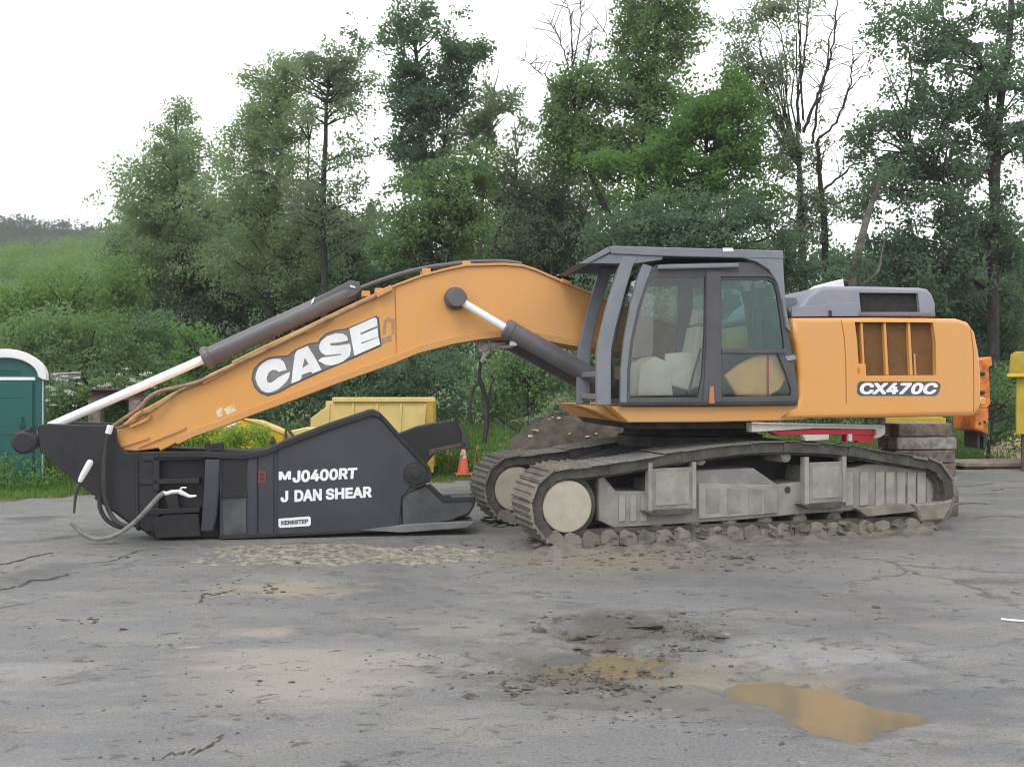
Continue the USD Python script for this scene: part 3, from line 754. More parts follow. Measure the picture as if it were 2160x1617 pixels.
def text_quad(s, corners, frame, t, depth=.003):
    """Lettering stretched over a quad given by four pixels: lower left, lower right, upper right, upper left."""
    q = frame.poly(corners, t)

    def to3(p):
        a, b = p[:, :1], p[:, 1:]
        r = q[0] * (1 - a) * (1 - b) + q[1] * a * (1 - b) + q[2] * a * b + q[3] * (1 - a) * b
        return np.column_stack([r[:, 0], np.full(len(r), t), r[:, 1]])
    return flat_shape(text_shape(s), to3, (0, -1, 0), depth)


def shape_px(frame, t, shape, depth=.003):
    def to3(p):
        r = frame.poly(p, t)
        return np.column_stack([r[:, 0], np.full(len(r), t), r[:, 1]])
    return flat_shape(shape, to3, (0, -1, 0), depth)


rr = lambda a, b, c, d, r: shapely.box(a, b, c, d).buffer(-r).buffer(r, quad_segs=4)
pl = obj('model_plate', shape_px(H, NEAR - .001, Polygon([(1809, 810), (1814, 804), (1976, 804), (1984, 811), (1981, 826), (1974, 834), (1814, 834), (1808, 828)]).buffer(.1)), 'print_dark', eh)
obj('model_letters', text_quad('CX470C', [(1812, 831.5), (1972, 831.5), (1981, 807), (1815, 807)], H, NEAR - .0045), 'print_white', pl)

cw = obj('rear_bracket', prism(H.poly([(2060, 760), (2092, 752), (2094, 770), (2086, 775), (2090, 850), (2084, 858), (2082, 862), (2055, 858), (2058, 850)], .2), .2, .55, .01), 'orange_rust', EXC, label='rough orange bracket behind the counterweight')
obj('bracket_foot', prism(H.poly([(2056, 860), (2086, 862), (2085, 916), (2058, 905)], 0.0), 0.0, .5, .012), 'orange_rust', cw)
obj('bracket_lug', lathe([(0, .05), (.02, .06), (.08, .06), (.1, .04)], H.p3(2063, 846, -.1), (0, -1, 0), 14), 'orange_paint', cw)
obj('bracket_pin', cyl(H.p3(2076, 788, .15), H.p3(2076, 788, .15) + [0, .1, 0], .025, 12), 'under_black', cw)
obj('bracket_pin', cyl(H.p3(2075, 828, .15), H.p3(2075, 828, .15) + [0, .1, 0], .025, 12), 'under_black', cw)
for uu, vv in ((2067, 893), (2077, 890)):
    obj('bracket_hole', cyl(H.p3(uu, vv, -.003), H.p3(uu, vv, -.003) + [0, .02, 0], .02, 12, .001), 'under_black', cw)
obj('bracket_stub', prism(H.poly([(2062, 905), (2082, 912), (2081, 944), (2075, 946), (2074, 920), (2068, 918), (2067, 946), (2062, 944)], .1), .1, .4, .006), 'rubber', cw)

hd = [(1668, 667), (1667, 648), (1690, 645), (1704, 624), (1728, 607), (1742, 603), (1800, 603), (1942, 606), (1958, 609), (1968, 620), (1975, 638), (1977, 667)]
hood = prism(H.poly(hd, NEAR + .1), NEAR + .1, .9, .05, 4)
vw = [(1812, 617), (1936, 618), (1941, 658), (1816, 658)]
hoodo = obj('engine_hood', cut(hood, prism(H.poly(vw, NEAR + .1), NEAR - .1, NEAR + .16, 0)), 'hood_grey', EXC)
obj('hood_vent', prism(H.poly([(1808, 614), (1942, 614), (1946, 661), (1811, 661)], NEAR + .1), NEAR + .15, NEAR + .18, 0), 'vent_black', hoodo)
P(hoodo, 'hood_ledge', [(1669, 668), (1669, 647), (1720, 645), (1760, 640), (1806, 638), (1810, 667)], NEAR + .1, NEAR + .085, NEAR + .105, 'hood_grey', .004)
P(hoodo, 'hood_box', [(1660, 650), (1661, 623), (1697, 623), (1699, 640), (1690, 650)], NEAR + .1, NEAR + .3, NEAR + .8, 'cab_grey', .01)
P(hoodo, 'air_scoop', [(1722, 610), (1740, 598), (1779, 588), (1782, 606)], NEAR + .6, NEAR + .6, NEAR + .9, 'white_metal', .01)
P(hoodo, 'hood_latch', [(1746, 655), (1752, 655), (1753, 668), (1747, 668)], NEAR + .1, NEAR + .07, NEAR + .1, 'trim_black', .003)

# the cab ----------------------------------------------------------
C0, C1 = NEAR, -.5
outer = [(1318, 854), (1319, 780), (1326, 720), (1341, 650), (1357, 600), (1371, 568), (1384, 559), (1420, 556), (1560, 553), (1600, 556), (1624, 567), (1640, 590), (1650, 630), (1660, 690), (1672, 750), (1682, 810), (1684, 838), (1681, 852)]
door_w = [(1329, 838), (1330, 780), (1336, 720), (1350, 655), (1366, 602), (1373, 590), (1380, 585), (1488, 584), (1487, 700), (1482, 790), (1473, 838)]
rear_w = [(1522, 590), (1622, 591), (1634, 598), (1640, 620), (1647, 670), (1654, 726), (1654, 736), (1522, 736)]
low_w = [(1523, 746), (1642, 746), (1658, 785), (1670, 822), (1668, 834), (1523, 837)]
poly_o = Polygon(H.poly(outer, C0))


def slab(shape, t, th):
    e = trimesh.creation.extrude_polygon(shape, th, engine='earcut')
    m = trimesh.Trimesh(np.column_stack([e.vertices[:, 0], t + e.vertices[:, 2], e.vertices[:, 1]]), e.faces, process=False)
    m.invert() if m.volume < 0 else None
    return m


wins = [Polygon(H.poly(x, C0)) for x in (door_w, rear_w, low_w)]
side_frame = poly_o.difference(shapely.union_all(wins))
cabp = obj('cab', cat([slab(side_frame, C0, .06), slab(poly_o.difference(shapely.union_all(wins[:2])), C1 - .06, .06),
                       # floor, rear wall, roof, headers and front lower panel
                       prism(H.poly([(1320, 852), (1680, 851), (1680, 842), (1320, 842)], C0), C0 + .05, C1 - .05, .005),
                       prism(H.poly([(1384, 560), (1420, 557), (1560, 554), (1600, 557), (1622, 567), (1618, 574), (1560, 568), (1384, 572)], C0), C0 + .03, C1 - .03, .005),
                       prism(H.poly([(1660, 742), (1672, 752), (1684, 838), (1676, 848)], C0), C0 + .04, C1 - .04, .005)]), 'cab_dark', EXC)
for wname, shp, t, mt in (('door_window', wins[0], C0 + .022, 'glass'), ('rear_window', wins[1], C0 + .022, 'glass_tinted'), ('lower_window', wins[2], C0 + .022, 'glass'), ('far_window', wins[0], C1 - .032, 'glass'), ('far_window', wins[1], C1 - .032, 'glass_tinted')):
    obj(wname, slab(shp.buffer(.004), t, .006), mt, cabp, smooth=False)
fw = H.poly([(1330, 832), (1331, 780), (1337, 720), (1351, 655), (1366, 605), (1376, 578)], C0)
fw2 = fw + [-.012, .0]
obj('windscreen', prism(np.vstack([fw2, (fw2 + [.006, 0])[::-1]]), C0 + .07, C1 - .07, 0), 'glass', cabp, smooth=False)
bw = H.poly([(1630, 600), (1640, 640), (1650, 700), (1656, 736)], C0)
obj('back_window', prism(np.vstack([bw, (bw + [.006, 0])[::-1]]), C0 + .08, C1 - .08, 0), 'glass_tinted', cabp, smooth=False)
# door frame: proud pillar, rails
P(cabp, 'door_pillar', [(1489, 572), (1519, 572), (1520, 700), (1521, 850), (1482, 850), (1486, 790), (1489, 700)], C0, C0 - .022, C0 - .001, 'cab_dark', .006)
P(cabp, 'window_rail', [(1500, 574), (1618, 575), (1638, 590), (1636, 594), (1622, 584), (1500, 584)], C0, C0 - .02, C0 - .001, 'cab_dark', .004)
P(cabp, 'window_rail', [(1522, 737), (1655, 737), (1656, 745), (1522, 745)], C0, C0 - .016, C0 - .001, 'cab_dark', .004)
P(cabp, 'sill_trim', [(1300, 848), (1680, 845), (1681, 854), (1300, 856)], C0, C0 - .03, C0 - .001, 'trim_black', .006)
P(cabp, 'grab_rail', [(1385, 560), (1555, 556), (1555, 565), (1385, 569)], C0, C0 - .06, C0 - .01, 'cab_grey', .01)
P(cabp, 'window_post', [(1589, 590), (1604, 590), (1608, 735), (1592, 735)], C0 + .5, C0 + .5, C0 + .56, 'cab_grey', .006)
P(cabp, 'marker_lamp', [(1493, 851), (1495, 816), (1503, 814), (1505, 851)], C0, C0 - .045, C0 - .023, 'amber', .006)
P(cabp, 'latch_plate', [(1655, 752), (1676, 748), (1679, 758), (1660, 761)], C0, C0 - .014, C0 - .001, 'hood_grey', .003)
# interior
seat = obj('operator_seat', cat([box(*sum(([a, b] for a, b in zip(H.p3(1395, 800, -.95), H.p3(1478, 800, -.95))), [])[:2], -1.2, -.72, 1.72, 1.86, .04),
                                 prism(H.poly([(1440, 800), (1462, 690), (1482, 690), (1490, 730), (1484, 805)], -1.0), -1.18, -.74, .05, 3)]), 'seat_beige', cabp)
obj('seat_headrest', prism(H.poly([(1462, 684), (1484, 684), (1488, 655), (1468, 652)], -1.0), -1.08, -.84, .03, 2), 'seat_beige', seat)
P(cabp, 'seat_side_cover', [(1404, 746), (1440, 742), (1476, 748), (1480, 812), (1452, 824), (1412, 812), (1402, 780)], -1.25, -1.28, -1.2, 'seat_beige', .03, 3)
P(cabp, 'console', [(1335, 835), (1340, 770), (1372, 752), (1400, 765), (1410, 835)], -1.1, -1.3, -.7, 'seat_beige', .03, 2)
P(cabp, 'seat_base', [(1395, 838), (1410, 815), (1490, 815), (1490, 838)], -1.0, -1.2, -.75, 'trim_black', .02)
obj('control_lever', tube([H.p3(1452, 832, -1.3), H.p3(1462, 790, -1.3), H.p3(1478, 735, -1.3)], .012, 8), 'trim_black', cabp)
P(cabp, 'yellow_panel', [(1528, 792), (1560, 768), (1598, 748), (1640, 748), (1660, 796), (1645, 822), (1620, 836), (1555, 834)], C0 + .1, C0 + .1, C0 + .16, 'panel_yellow', .015, label='yellow panel inside the lower cab window')
P(cabp, 'panel_strut', [(1618, 748), (1622, 748), (1622, 836), (1618, 836)], C0 + .09, C0 + .085, C0 + .099, 'red_paint', .002)
P(cabp, 'panel_strut', [(1636, 746), (1643, 746), (1668, 806), (1662, 812)], C0 + .09, C0 + .08, C0 + .099, 'trim_black', .004)
P(cabp, 'rear_box', [(1618, 736), (1620, 700), (1660, 696), (1664, 736)], -.95, -.95, -.65, 'trim_black', .01)
obj('mirror', prism(H.poly([(1611, 640), (1630, 636), (1631, 678), (1612, 679)], -.75), -.75, -.7, .01), 'mirror_blue', cabp)
# falling-object guard over and before the cab
roof = P(EXC, 'roof_guard', [(1284, 520), (1300, 518.5), (1652, 528.5), (1653, 546), (1620, 545), (1400, 540), (1290, 535)], C0 - .04, C0 - .04, C1 + .04, 'cab_grey', .008)
P(roof, 'visor', [(1221, 556), (1283, 521), (1289, 531), (1240, 556)], C0 - .04, C0 - .038, C1 + .038, 'cab_grey', .006)
P(roof, 'visor_cheek', [(1242, 555), (1288, 534), (1400, 541), (1396, 548), (1340, 556), (1300, 556)], C0 - .02, C0 - .018, C0 + .03, 'cab_grey', .006)
P(roof, 'visor_cheek', [(1242, 555), (1288, 534), (1400, 541), (1396, 548), (1340, 556), (1300, 556)], C0 - .02, C1 - .03, C1 + .018, 'cab_grey', .006)
for a, b in ((C0 - .036, C0 + .03), (C1 - .03, C1 + .036)):
    P(roof, 'rear_gusset', [(1566, 543), (1652, 546), (1657, 640), (1668, 700), (1659, 690), (1651, 640), (1641, 598), (1622, 568), (1596, 552)], C0 - .036, a, b, 'cab_grey', .006)
P(roof, 'roof_strip', [(1524, 523), (1546, 523), (1547, 531), (1525, 531)], C0 - .04, C0 - .046, C0 - .041, 'white_metal', .002)
gpost = [(1258, 854), (1258, 745), (1263, 715), (1280, 645), (1302, 570), (1312, 541), (1346, 541), (1334, 562), (1316, 622), (1298, 690), (1289, 735), (1288, 760), (1288, 854)]
for a, b in ((C0 - .03, C0 + .07), (C1 - .06, C1 + .02)):
    obj('guard_post', prism(H.poly(gpost, C0), a, b, .02, 2), 'cab_grey', roof)
for uu, vv in ((1272, 788), (1272, 836)):
    s, z = H.px(uu, vv, C0)
    obj('guard_bar', box(s - .03, s + .03, C0 + .07, C1 - .06, z - .03, z + .03, .008), 'cab_grey', roof)
P(EXC, 'cab_pillar', [(1322, 853), (1323, 780), (1330, 720), (1345, 650), (1362, 598), (1376, 562), (1356, 556), (1346, 580), (1330, 640), (1316, 715), (1309, 780), (1308, 853)], C0, C0 - .012, C0 + .05, 'cab_grey', .012, 2)

# far side of the upper structure: tool box and tank beyond the boom
P(deck, 'tool_box', [(1330, 855), (1330, 775), (1420, 742), (1560, 742), (1560, 855)], .55, .5, 1.42, 'orange_dusty', .03, 3)
P(deck, 'fuel_tank', [(1500, 855), (1500, 700), (1668, 700), (1668, 855)], .55, .6, 1.42, 'orange_dusty', .04, 3)
P(deck, 'boom_foot_bracket', [(1380, 858), (1395, 760), (1440, 722), (1480, 760), (1500, 858)], -.4, -.4, -.32, 'orange_dusty', .01)
P(deck, 'boom_foot_bracket', [(1380, 858), (1395, 760), (1440, 722), (1480, 760), (1500, 858)], -.4, .3, .38, 'orange_dusty', .01)

# boom -------------------------------------------------------------
B0, B1 = -.34, .34
lower = [(338, 951), (372, 934), (410, 918), (470, 897), (534, 872), (620, 841), (720, 803), (778, 783), (836, 762), (881, 743), (957, 723), (1010, 714), (1059, 709), (1100, 710), (1138, 714), (1183, 723), (1254, 735), (1340, 756), (1420, 780), (1462, 776)]
upper = [(1484, 745), (1474, 712), (1450, 697), (1343, 662), (1245, 621), (1182, 594), (1130, 571), (1102, 562), (1060, 559), (983, 561), (940, 570), (890, 583), (836, 603), (780, 628), (720, 656), (640, 695), (560, 732), (490, 766), (445, 787), (401, 811), (360, 830), (322, 852), (285, 872), (246, 906)]
nose = [(243, 920), (249, 938), (262, 950), (290, 951), (334, 945)]
bp = H.poly(lower + upper + nose, B0)
boom = obj('boom', prism(bp, B0, B1, .012), 'orange_paint', EXC)
lo = H.poly(lower[1:-2], B0)
obj('boom_bottom_plate', prism(np.vstack([lo + [0, .075], (lo + [0, -.012])[::-1]]), B0 - .022, B1 + .022, .005), 'orange_dusty', boom)
up = H.poly(upper[2:-6], B0)
obj('boom_top_plate', prism(np.vstack([up + [0, -.006], (up + [0, .024])[::-1]]), B0 - .03, B1 + .03, .005), 'orange_dusty', boom)
# seam where the boom's plates meet, weld beads near its nose, pipe clamps
sm = H.poly([(833, 604), (835, 680), (836, 755)], B0)
obj('plate_seam', prism(np.vstack([sm - [.006, 0], (sm + [.006, 0])[::-1]]), B0 - .004, B0 + .002, 0), 'orange_rust', boom)
for pts in ([(252, 944), (312, 926), (316, 922), (312, 920)], [(292, 944), (388, 906), (394, 901), (390, 898), (330, 925)], [(372, 933), (411, 915), (409, 921), (377, 936)]):
    obj('boom_rib', prism(H.poly(pts, B0), B0 - .02, B0 + .001, .002), 'orange_dusty', boom)
# side ledge plates and hard lines along the top of the boom
P(boom, 'side_rail', [(425, 803), (520, 755), (640, 693), (700, 668), (700, 675), (685, 684), (648, 703), (640, 700), (530, 757), (428, 810)], B0 - .06, B0 - .06, B0 - .005, 'orange_dusty', .006)
obj('hydraulic_pipe', tube(spline([H.p3(*q) for q in ((234, 902, -.42), (262, 882, -.42), (292, 862, -.42), (314, 838, -.42), (340, 824, -.42), (380, 815, -.42), (430, 800, -.4), (520, 757, -.4), (640, 699, -.4), (760, 640, -.4), (800, 622, -.36))], 6), .022, 10), 'hose_tan', boom)
obj('hydraulic_pipe', tube(spline([H.p3(*q) for q in ((240, 906, -.3), (280, 890, -.38), (300, 872, -.4), (320, 866, -.42), (345, 848, -.4), (380, 826, -.38), (440, 800, -.33))], 6), .018, 10), 'hose_tan', boom)
obj('hydraulic_pipe', tube(spline([H.p3(*q) for q in ((275, 900, -.37), (310, 884, -.38), (314, 872, -.38), (300, 866, -.36))], 6), .02, 10), 'orange_dusty', boom)
for off in (-.2, -.08, .06):
    obj('hydraulic_pipe', tube(spline([H.p3(760, 607, off), H.p3(820, 585, off), H.p3(880, 568, off), H.p3(940, 558, off), H.p3(1000, 552, off), H.p3(1060, 551, off), H.p3(1100, 556, off)], 6), .024, 10), 'cylinder_grey', boom)
for u_, v_ in ((772, 618), (800, 612), (900, 570), (985, 555)):
    a = H.p3(u_, v_, -.3)
    obj('pipe_clamp', box(a[0] - .05, a[0] + .05, -.26, .14, a[2] - .035, a[2] + .03, .006), 'orange_dusty', boom)
P(boom, 'valve_block', [(792, 617), (824, 601), (828, 612), (796, 628)], B0 - .05, B0 - .08, B0 - .01, 'orange_dusty', .006)
P(boom, 'boom_lamp', [(1184, 588), (1205, 596), (1204, 603), (1183, 596)], B0 - .02, B0 - .06, B0 + .03, 'orange_paint', .005)
# cream sticker
st = obj('warning_sticker', shape_px(H, B0 - .001, Polygon([(456, 866), (469, 857), (470, 878), (458, 882)]).union(Polygon([(472, 862), (494, 852), (496, 862), (500, 866), (480, 876)]))), 'print_cream', boom)
# maker's lettering
Q = lambda pts: Polygon([(520 + x * .1574, 650 + y * .1574) for x, y in pts])
plate = Q([(75, 940), (85, 870), (110, 805), (180, 730), (290, 668), (430, 645), (560, 635), (610, 590), (660, 555), (840, 475), (960, 460), (1000, 400), (1070, 340), (1180, 300), (1320, 280), (1370, 265), (1740, 108), (1766, 130), (1772, 190), (1800, 500), (1450, 655), (1000, 850), (600, 1030), (500, 1085), (420, 1130), (290, 1170), (180, 1130), (110, 1055)]).buffer(1.2)
lp = obj('logo_plate', shape_px(H, B0 - .001, plate), 'print_dark', boom)
obj('logo_field', shape_px(H, B0 - .0042, plate.buffer(-3.2)), 'print_plate', lp)
Cl = Q([(118, 940), (128, 870), (160, 795), (210, 740), (285, 695), (370, 675), (450, 680), (495, 712), (520, 765), (537, 825), (430, 853), (400, 828), (350, 824), (300, 858), (274, 915), (272, 965), (292, 996), (330, 996), (380, 965), (430, 925), (500, 886), (582, 850), (572, 920), (545, 970), (500, 1020), (430, 1080), (340, 1122), (270, 1130), (200, 1098), (150, 1030)])
Al = Q([(600, 1008), (625, 780), (650, 610), (680, 562), (820, 503), (905, 640), (1006, 826), (890, 872), (862, 850), (740, 890), (738, 932), (715, 965)]).difference(Q([(780, 662), (832, 745), (748, 804)]))
Sl = Q([(973, 500), (1000, 440), (1080, 372), (1200, 335), (1290, 340), (1345, 375), (1364, 430), (1240, 458), (1125, 468), (1118, 490), (1140, 502), (1250, 497), (1388, 474), (1400, 560), (1380, 640), (1300, 710), (1220, 745), (1140, 766), (1060, 758), (958, 702), (1010, 660), (1150, 642), (1272, 624), (1268, 610), (1150, 622), (1060, 630), (1000, 592), (975, 550)])
El = Q([(1378, 272), (1715, 124), (1748, 145), (1754, 236), (1640, 282), (1526, 332), (1530, 358), (1756, 262), (1766, 382), (1536, 462), (1542, 478), (1770, 388), (1792, 484), (1445, 637)])
for L in (Cl, Al, Sl, El):
    obj('logo_letter', shape_px(H, B0 - .0074, L), 'print_white', lp, smooth=False)
emb = Q([(1820, 340), (1840, 165), (1900, 120), (1985, 145), (1978, 350), (1945, 345), (1942, 190), (1900, 165), (1872, 200), (1862, 340)]).union(Q([(1808, 410), (1940, 352), (1945, 430), (1808, 482)]))
obj('logo_emblem', shape_px(H, B0 - .001, emb), 'print_brown', boom)
# boom pin and foot pin
pc = H.p3(960, 630, B0)
obj('pin_cover', lathe([(0, .13), (.012, .135), (.06, .135), (.07, .12)], (pc[0], B0 - .07, pc[2]), (0, 1, 0), 32), 'cylinder_grey', boom)
pc2 = (pc[0], B1, pc[2])
obj('pin_cover', lathe([(0, .13), (.06, .135), (.07, .12)], pc2, (0, 1, 0), 32), 'cylinder_grey', boom)
# hydraulic cylinders ------------------------------------------------
for t in (B0 - .16, B1 + .16):
    a, b, c = H.p3(970, 634, B0 - .16), H.p3(1064, 690, B0 - .16), H.p3(1330, 838, B0 - .16)
    for q_ in (a, b, c):
        q_[1] = t
    d = (b - a) / np.linalg.norm(b - a)
    bc = obj('boom_cylinder', lathe([(0, .085), (.015, .115), (.09, .122), (.1, .112), (np.linalg.norm(c - b) - .1, .112), (np.linalg.norm(c - b), .09)], b, c - b, 28), 'cylinder_grey', EXC)
    obj('piston_rod', cyl(a, b + d * .05, .045, 20), 'chrome', bc)
    obj('rod_eye', cyl(np.array([pc[0], t - .07, pc[2]]), np.array([pc[0], t + .07, pc[2]]), .11, 24), 'cylinder_grey', bc)
    e1 = b + d * .12
    obj('cylinder_port', box(e1[0] - .04, e1[0] + .04, e1[1] - .05, e1[1] + .05, e1[2] - .16, e1[2] - .1, .01), 'dirty_white', bc)
a, b, c = H.p3(104, 900, 0), H.p3(428, 758, 0), H.p3(760, 606, 0)
L = np.linalg.norm(c - b)
ac = obj('arm_cylinder', lathe([(0, .085), (.012, .118), (.1, .122), (.11, .108), (L - .2, .108), (L - .1, .1), (L, .06)], b, c - b, 32), 'cylinder_grey', EXC)
obj('piston_rod', cyl(a, b + (c - b) / L * .05, .052, 24), 'chrome', ac)
P(ac, 'cylinder_port_block', [(655, 645), (660, 632), (738, 592), (758, 594), (762, 612), (748, 624), (700, 640)], -.08, -.1, .1, 'cylinder_grey', .012, 2)
P(ac, 'port_cap', [(738, 601), (748, 604), (751, 608), (739, 606)], -.1, -.115, -.09, 'white_metal', .003)
P(ac, 'port_cap', [(655, 644), (658, 632), (664, 626), (662, 636)], -.1, -.11, -.09, 'white_metal', .003)
q_ = H.p3(446, 752, 0)
obj('gland_flange', lathe([(0, .112), (.01, .132), (.07, .132), (.08, .112)], b + (c - b) / L * .02, c - b, 32), 'cylinder_grey', ac)
# hoses hanging from the boom's belly
hb = P(EXC, 'hose_bracket', [(1008, 722), (1066, 722), (1066, 728), (1040, 732), (1018, 741), (1009, 742)], -.1, -.15, -.05, 'dirty_white', .006)
obj('hose_bracket_arm', tube(spline([H.p3(1012, 740, -.1), H.p3(1030, 734, -.1), H.p3(1052, 731, -.12), H.p3(1080, 730, -.3)], 5), .02, 8), 'dirty_white', hb)
obj('hose_fitting', tube(spline([H.p3(1032, 738, -.1), H.p3(1022, 750, -.1), H.p3(1014, 764, -.1)], 4), np.linspace(.03, .02, 9), 8), 'dirty_white', hb)
for pts, r in (([(1014, 762), (1011, 790), (1011, 808), (1002, 814), (995, 830), (991, 860), (992, 880), (996, 895)], .02), ([(1011, 800), (1018, 816), (1024, 850), (1026, 890), (1022, 934)], .028), ([(1034, 790), (1042, 802), (1036, 812), (1031, 850), (1030, 900)], .013)):
    obj('hydraulic_hose', tube(spline([H.p3(u_, v_, -.1 + .04 * k_ / len(pts)) for k_, (u_, v_) in enumerate(pts)], 6), r, 10), 'rubber', hb)

# ------------------------------------------------------------------ the shear on the boom's nose
SH = thing('hydraulic_shear', 'charcoal hydraulic steel shear with white lettering lying on the asphalt under the boom', 'shear attachment', (*H.o, 0), H.yaw)
S0, S1 = -.46, .46
P = lambda parent, name, pts, t, a, b, m, bev=.008, steps=1, **kw: obj(name, prism(clampz(H.poly(pts, t)), a, b, bev, steps), m, parent, **kw)


def clampz(p):
    p = np.array(p)
    p[:, 1] = np.maximum(p[:, 1], .012)
    return p


body = P(SH, 'jaw_body', [(460, 962), (513, 958), (540, 954), (562, 949), (600, 932), (690, 898), (762, 874), (778, 869), (790, 868), (802, 874), (815, 886), (849, 925), (890, 968), (905, 986), (908, 1000), (906, 1012), (898, 1022), (872, 1036), (850, 1048), (847, 1075), (850, 1114), (700, 1126), (560, 1140), (462, 1142)], S0, S0 + .02, S1 - .02, 'shear_paint', .014)
fl = clampz(H.poly([(335, 954), (435, 954), (513, 958), (540, 954), (562, 949), (600, 932), (690, 898), (762, 874), (778, 868), (790, 867), (803, 873)], S0))
obj('top_flange', prism(np.vstack([fl + [0, -.055], (fl + [0, .008])[::-1]]), S0 - .03, S1 + .03, .006), 'shear_black', body)
fl = clampz(H.poly([(803, 873), (816, 886), (849, 924), (890, 967), (906, 986), (910, 1001), (907, 1014)], S0))
obj('front_flange', prism(np.vstack([fl + [-.03, -.02], (fl + [.006, .004])[::-1]]), S0 - .015, S1 + .015, .005), 'shear_black', body)
P(body, 'side_plate', [(586, 945), (690, 905), (762, 881), (786, 876), (800, 882), (846, 934), (880, 972), (870, 1000), (862, 1030), (846, 1050), (842, 1110), (700, 1121), (586, 1130)], S0, S0, S0 + .021, 'shear_paint', .005)
P(body, 'side_plate', [(523, 966), (542, 962), (542, 1134), (523, 1135)], S0, S0 - .001, S0 + .021, 'shear_paint', .004)
P(body, 'side_plate', [(546, 961), (577, 949), (577, 1132), (546, 1134)], S0, S0, S0 + .021, 'shear_paint', .004)
P(body, 'skid_plate', [(462, 1128), (658, 1122), (850, 1110), (850, 1118), (660, 1128), (462, 1140)], S0, S0 - .012, S1 + .01, 'shear_black', .004)
# pivot boss
pc = H.p3(878, 1000, S0)
obj('pivot_boss', lathe([(0, .1), (.006, .12), (.012, .125), (.012, .15), (.02, .16)], (pc[0], S0 - .016, pc[2]), (0, 1, 0), 36), 'shear_black', body)
obj('pivot_cap', lathe([(0, .05), (.006, .06), (.012, .06)], (pc[0], S0 - .026, pc[2]), (0, 1, 0), 28), 'shear_black', body)
# lower jaw
lj = P(SH, 'lower_jaw', [(848, 1040), (872, 1036), (898, 1024), (916, 1040), (934, 1058), (992, 1056), (1000, 1064), (990, 1082), (950, 1098), (850, 1112)], S0, S0 + .03, S0 + .2, 'blade_steel', .01)
P(lj, 'jaw_cheek', [(848, 1040), (872, 1036), (898, 1024), (916, 1040), (934, 1058), (992, 1056), (1000, 1064), (990, 1082), (950, 1098), (850, 1112)], S0, S1 - .2, S1 - .06, 'blade_steel', .01)
P(lj, 'jaw_tip', [(962, 1058), (1003, 1054), (1005, 1066), (992, 1088), (962, 1096)], S0, S0 + .1, S1 - .1, 'blade_steel', .012)
P(lj, 'blade_edge', [(900, 1023), (908, 1020), (940, 1050), (1002, 1047), (1002, 1056), (934, 1060)], S0 + .02, S0 + .02, S0 + .065, 'shear_black', .004)
P(lj, 'toe_plate', [(760, 1117), (850, 1106), (930, 1101), (1000, 1099), (985, 1112), (850, 1122)], S0, S0 - .03, S0 + .5, 'toe_steel', .006)
# raised upper jaw
uj = P(SH, 'upper_jaw', [(842, 914), (880, 899), (930, 889), (952, 886), (964, 889), (976, 902), (985, 922), (990, 944), (984, 947), (960, 943), (920, 952), (905, 970), (895, 985), (870, 985), (850, 940)], -.05, -.09, .13, 'shear_black', .015, 2)
P(uj, 'blade_insert', [(905, 948), (980, 932), (985, 941), (960, 943), (920, 952), (905, 962)], -.1, -.12, -.085, 'rust_dark', .004)
P(uj, 'tooth_cap', [(962, 888), (977, 901), (987, 922), (991, 945), (985, 947), (971, 944), (974, 915)], -.11, -.12, .15, 'shear_paint', .008)
# head, ring and rib frame
hd_ = P(SH, 'head_frame', [(286, 953), (338, 952), (436, 955), (462, 958), (462, 1142), (330, 1142), (312, 1128), (286, 1108)], S0 + .12, S0 + .14, S1 - .14, 'shear_black', .012)
for pts in ([(322, 955), (336, 953), (335, 1034), (322, 1036)], [(295, 1012), (420, 1008), (420, 1019), (295, 1022)], [(300, 964), (432, 960), (432, 969), (300, 972)], [(310, 1074), (421, 1070), (421, 1080), (310, 1086)], [(466, 1040), (540, 1036), (540, 1047), (466, 1052)], [(284, 965), (290, 965), (292, 1120), (286, 1116)]):
    P(hd_, 'frame_rib', pts, S0, S0 + .01, S0 + .16, 'shear_black', .005)
P(hd_, 'valve_box', [(345, 1040), (374, 1040), (380, 1074), (356, 1076)], S0 + .05, S0 + .03, S0 + .15, 'shear_black', .008)
P(hd_, 'kick_plate', [(318, 1098), (350, 1084), (420, 1082), (424, 1130), (330, 1134)], S0 + .04, S0 + .02, S0 + .15, 'shear_black', .008)
# recess behind the ring and the worn patch
P(body, 'recess_panel', [(468, 968), (519, 968), (519, 1038), (468, 1042)], S0, S0 + .012, S0 + .021, 'shear_black', .003)
P(body, 'scuffed_plate', [(468, 1060), (519, 1052), (519, 1126), (472, 1128)], S0, S0 + .008, S0 + .021, 'blade_steel', .004)
ring = clampz(H.poly([(434, 968), (464, 968), (462, 1030), (457, 1090), (450, 1118), (436, 1120), (424, 1118), (427, 1090), (431, 1030)], S0))
obj('rotator_ring', prism(ring, S0 - .05, S1 + .05, .02, 2), 'shear_paint', SH)
P(SH, 'lifting_lug', [(432, 932), (442, 932), (448, 962), (447, 975), (437, 975), (434, 960)], S0 + .04, S0 + .03, S0 + .1, 'shear_black', .006)
P(SH, 'lifting_lug', [(446, 937), (458, 934), (470, 932), (475, 962), (465, 966), (461, 945), (448, 945)], S0 + .2, S0 + .18, S0 + .25, 'shear_black', .006)
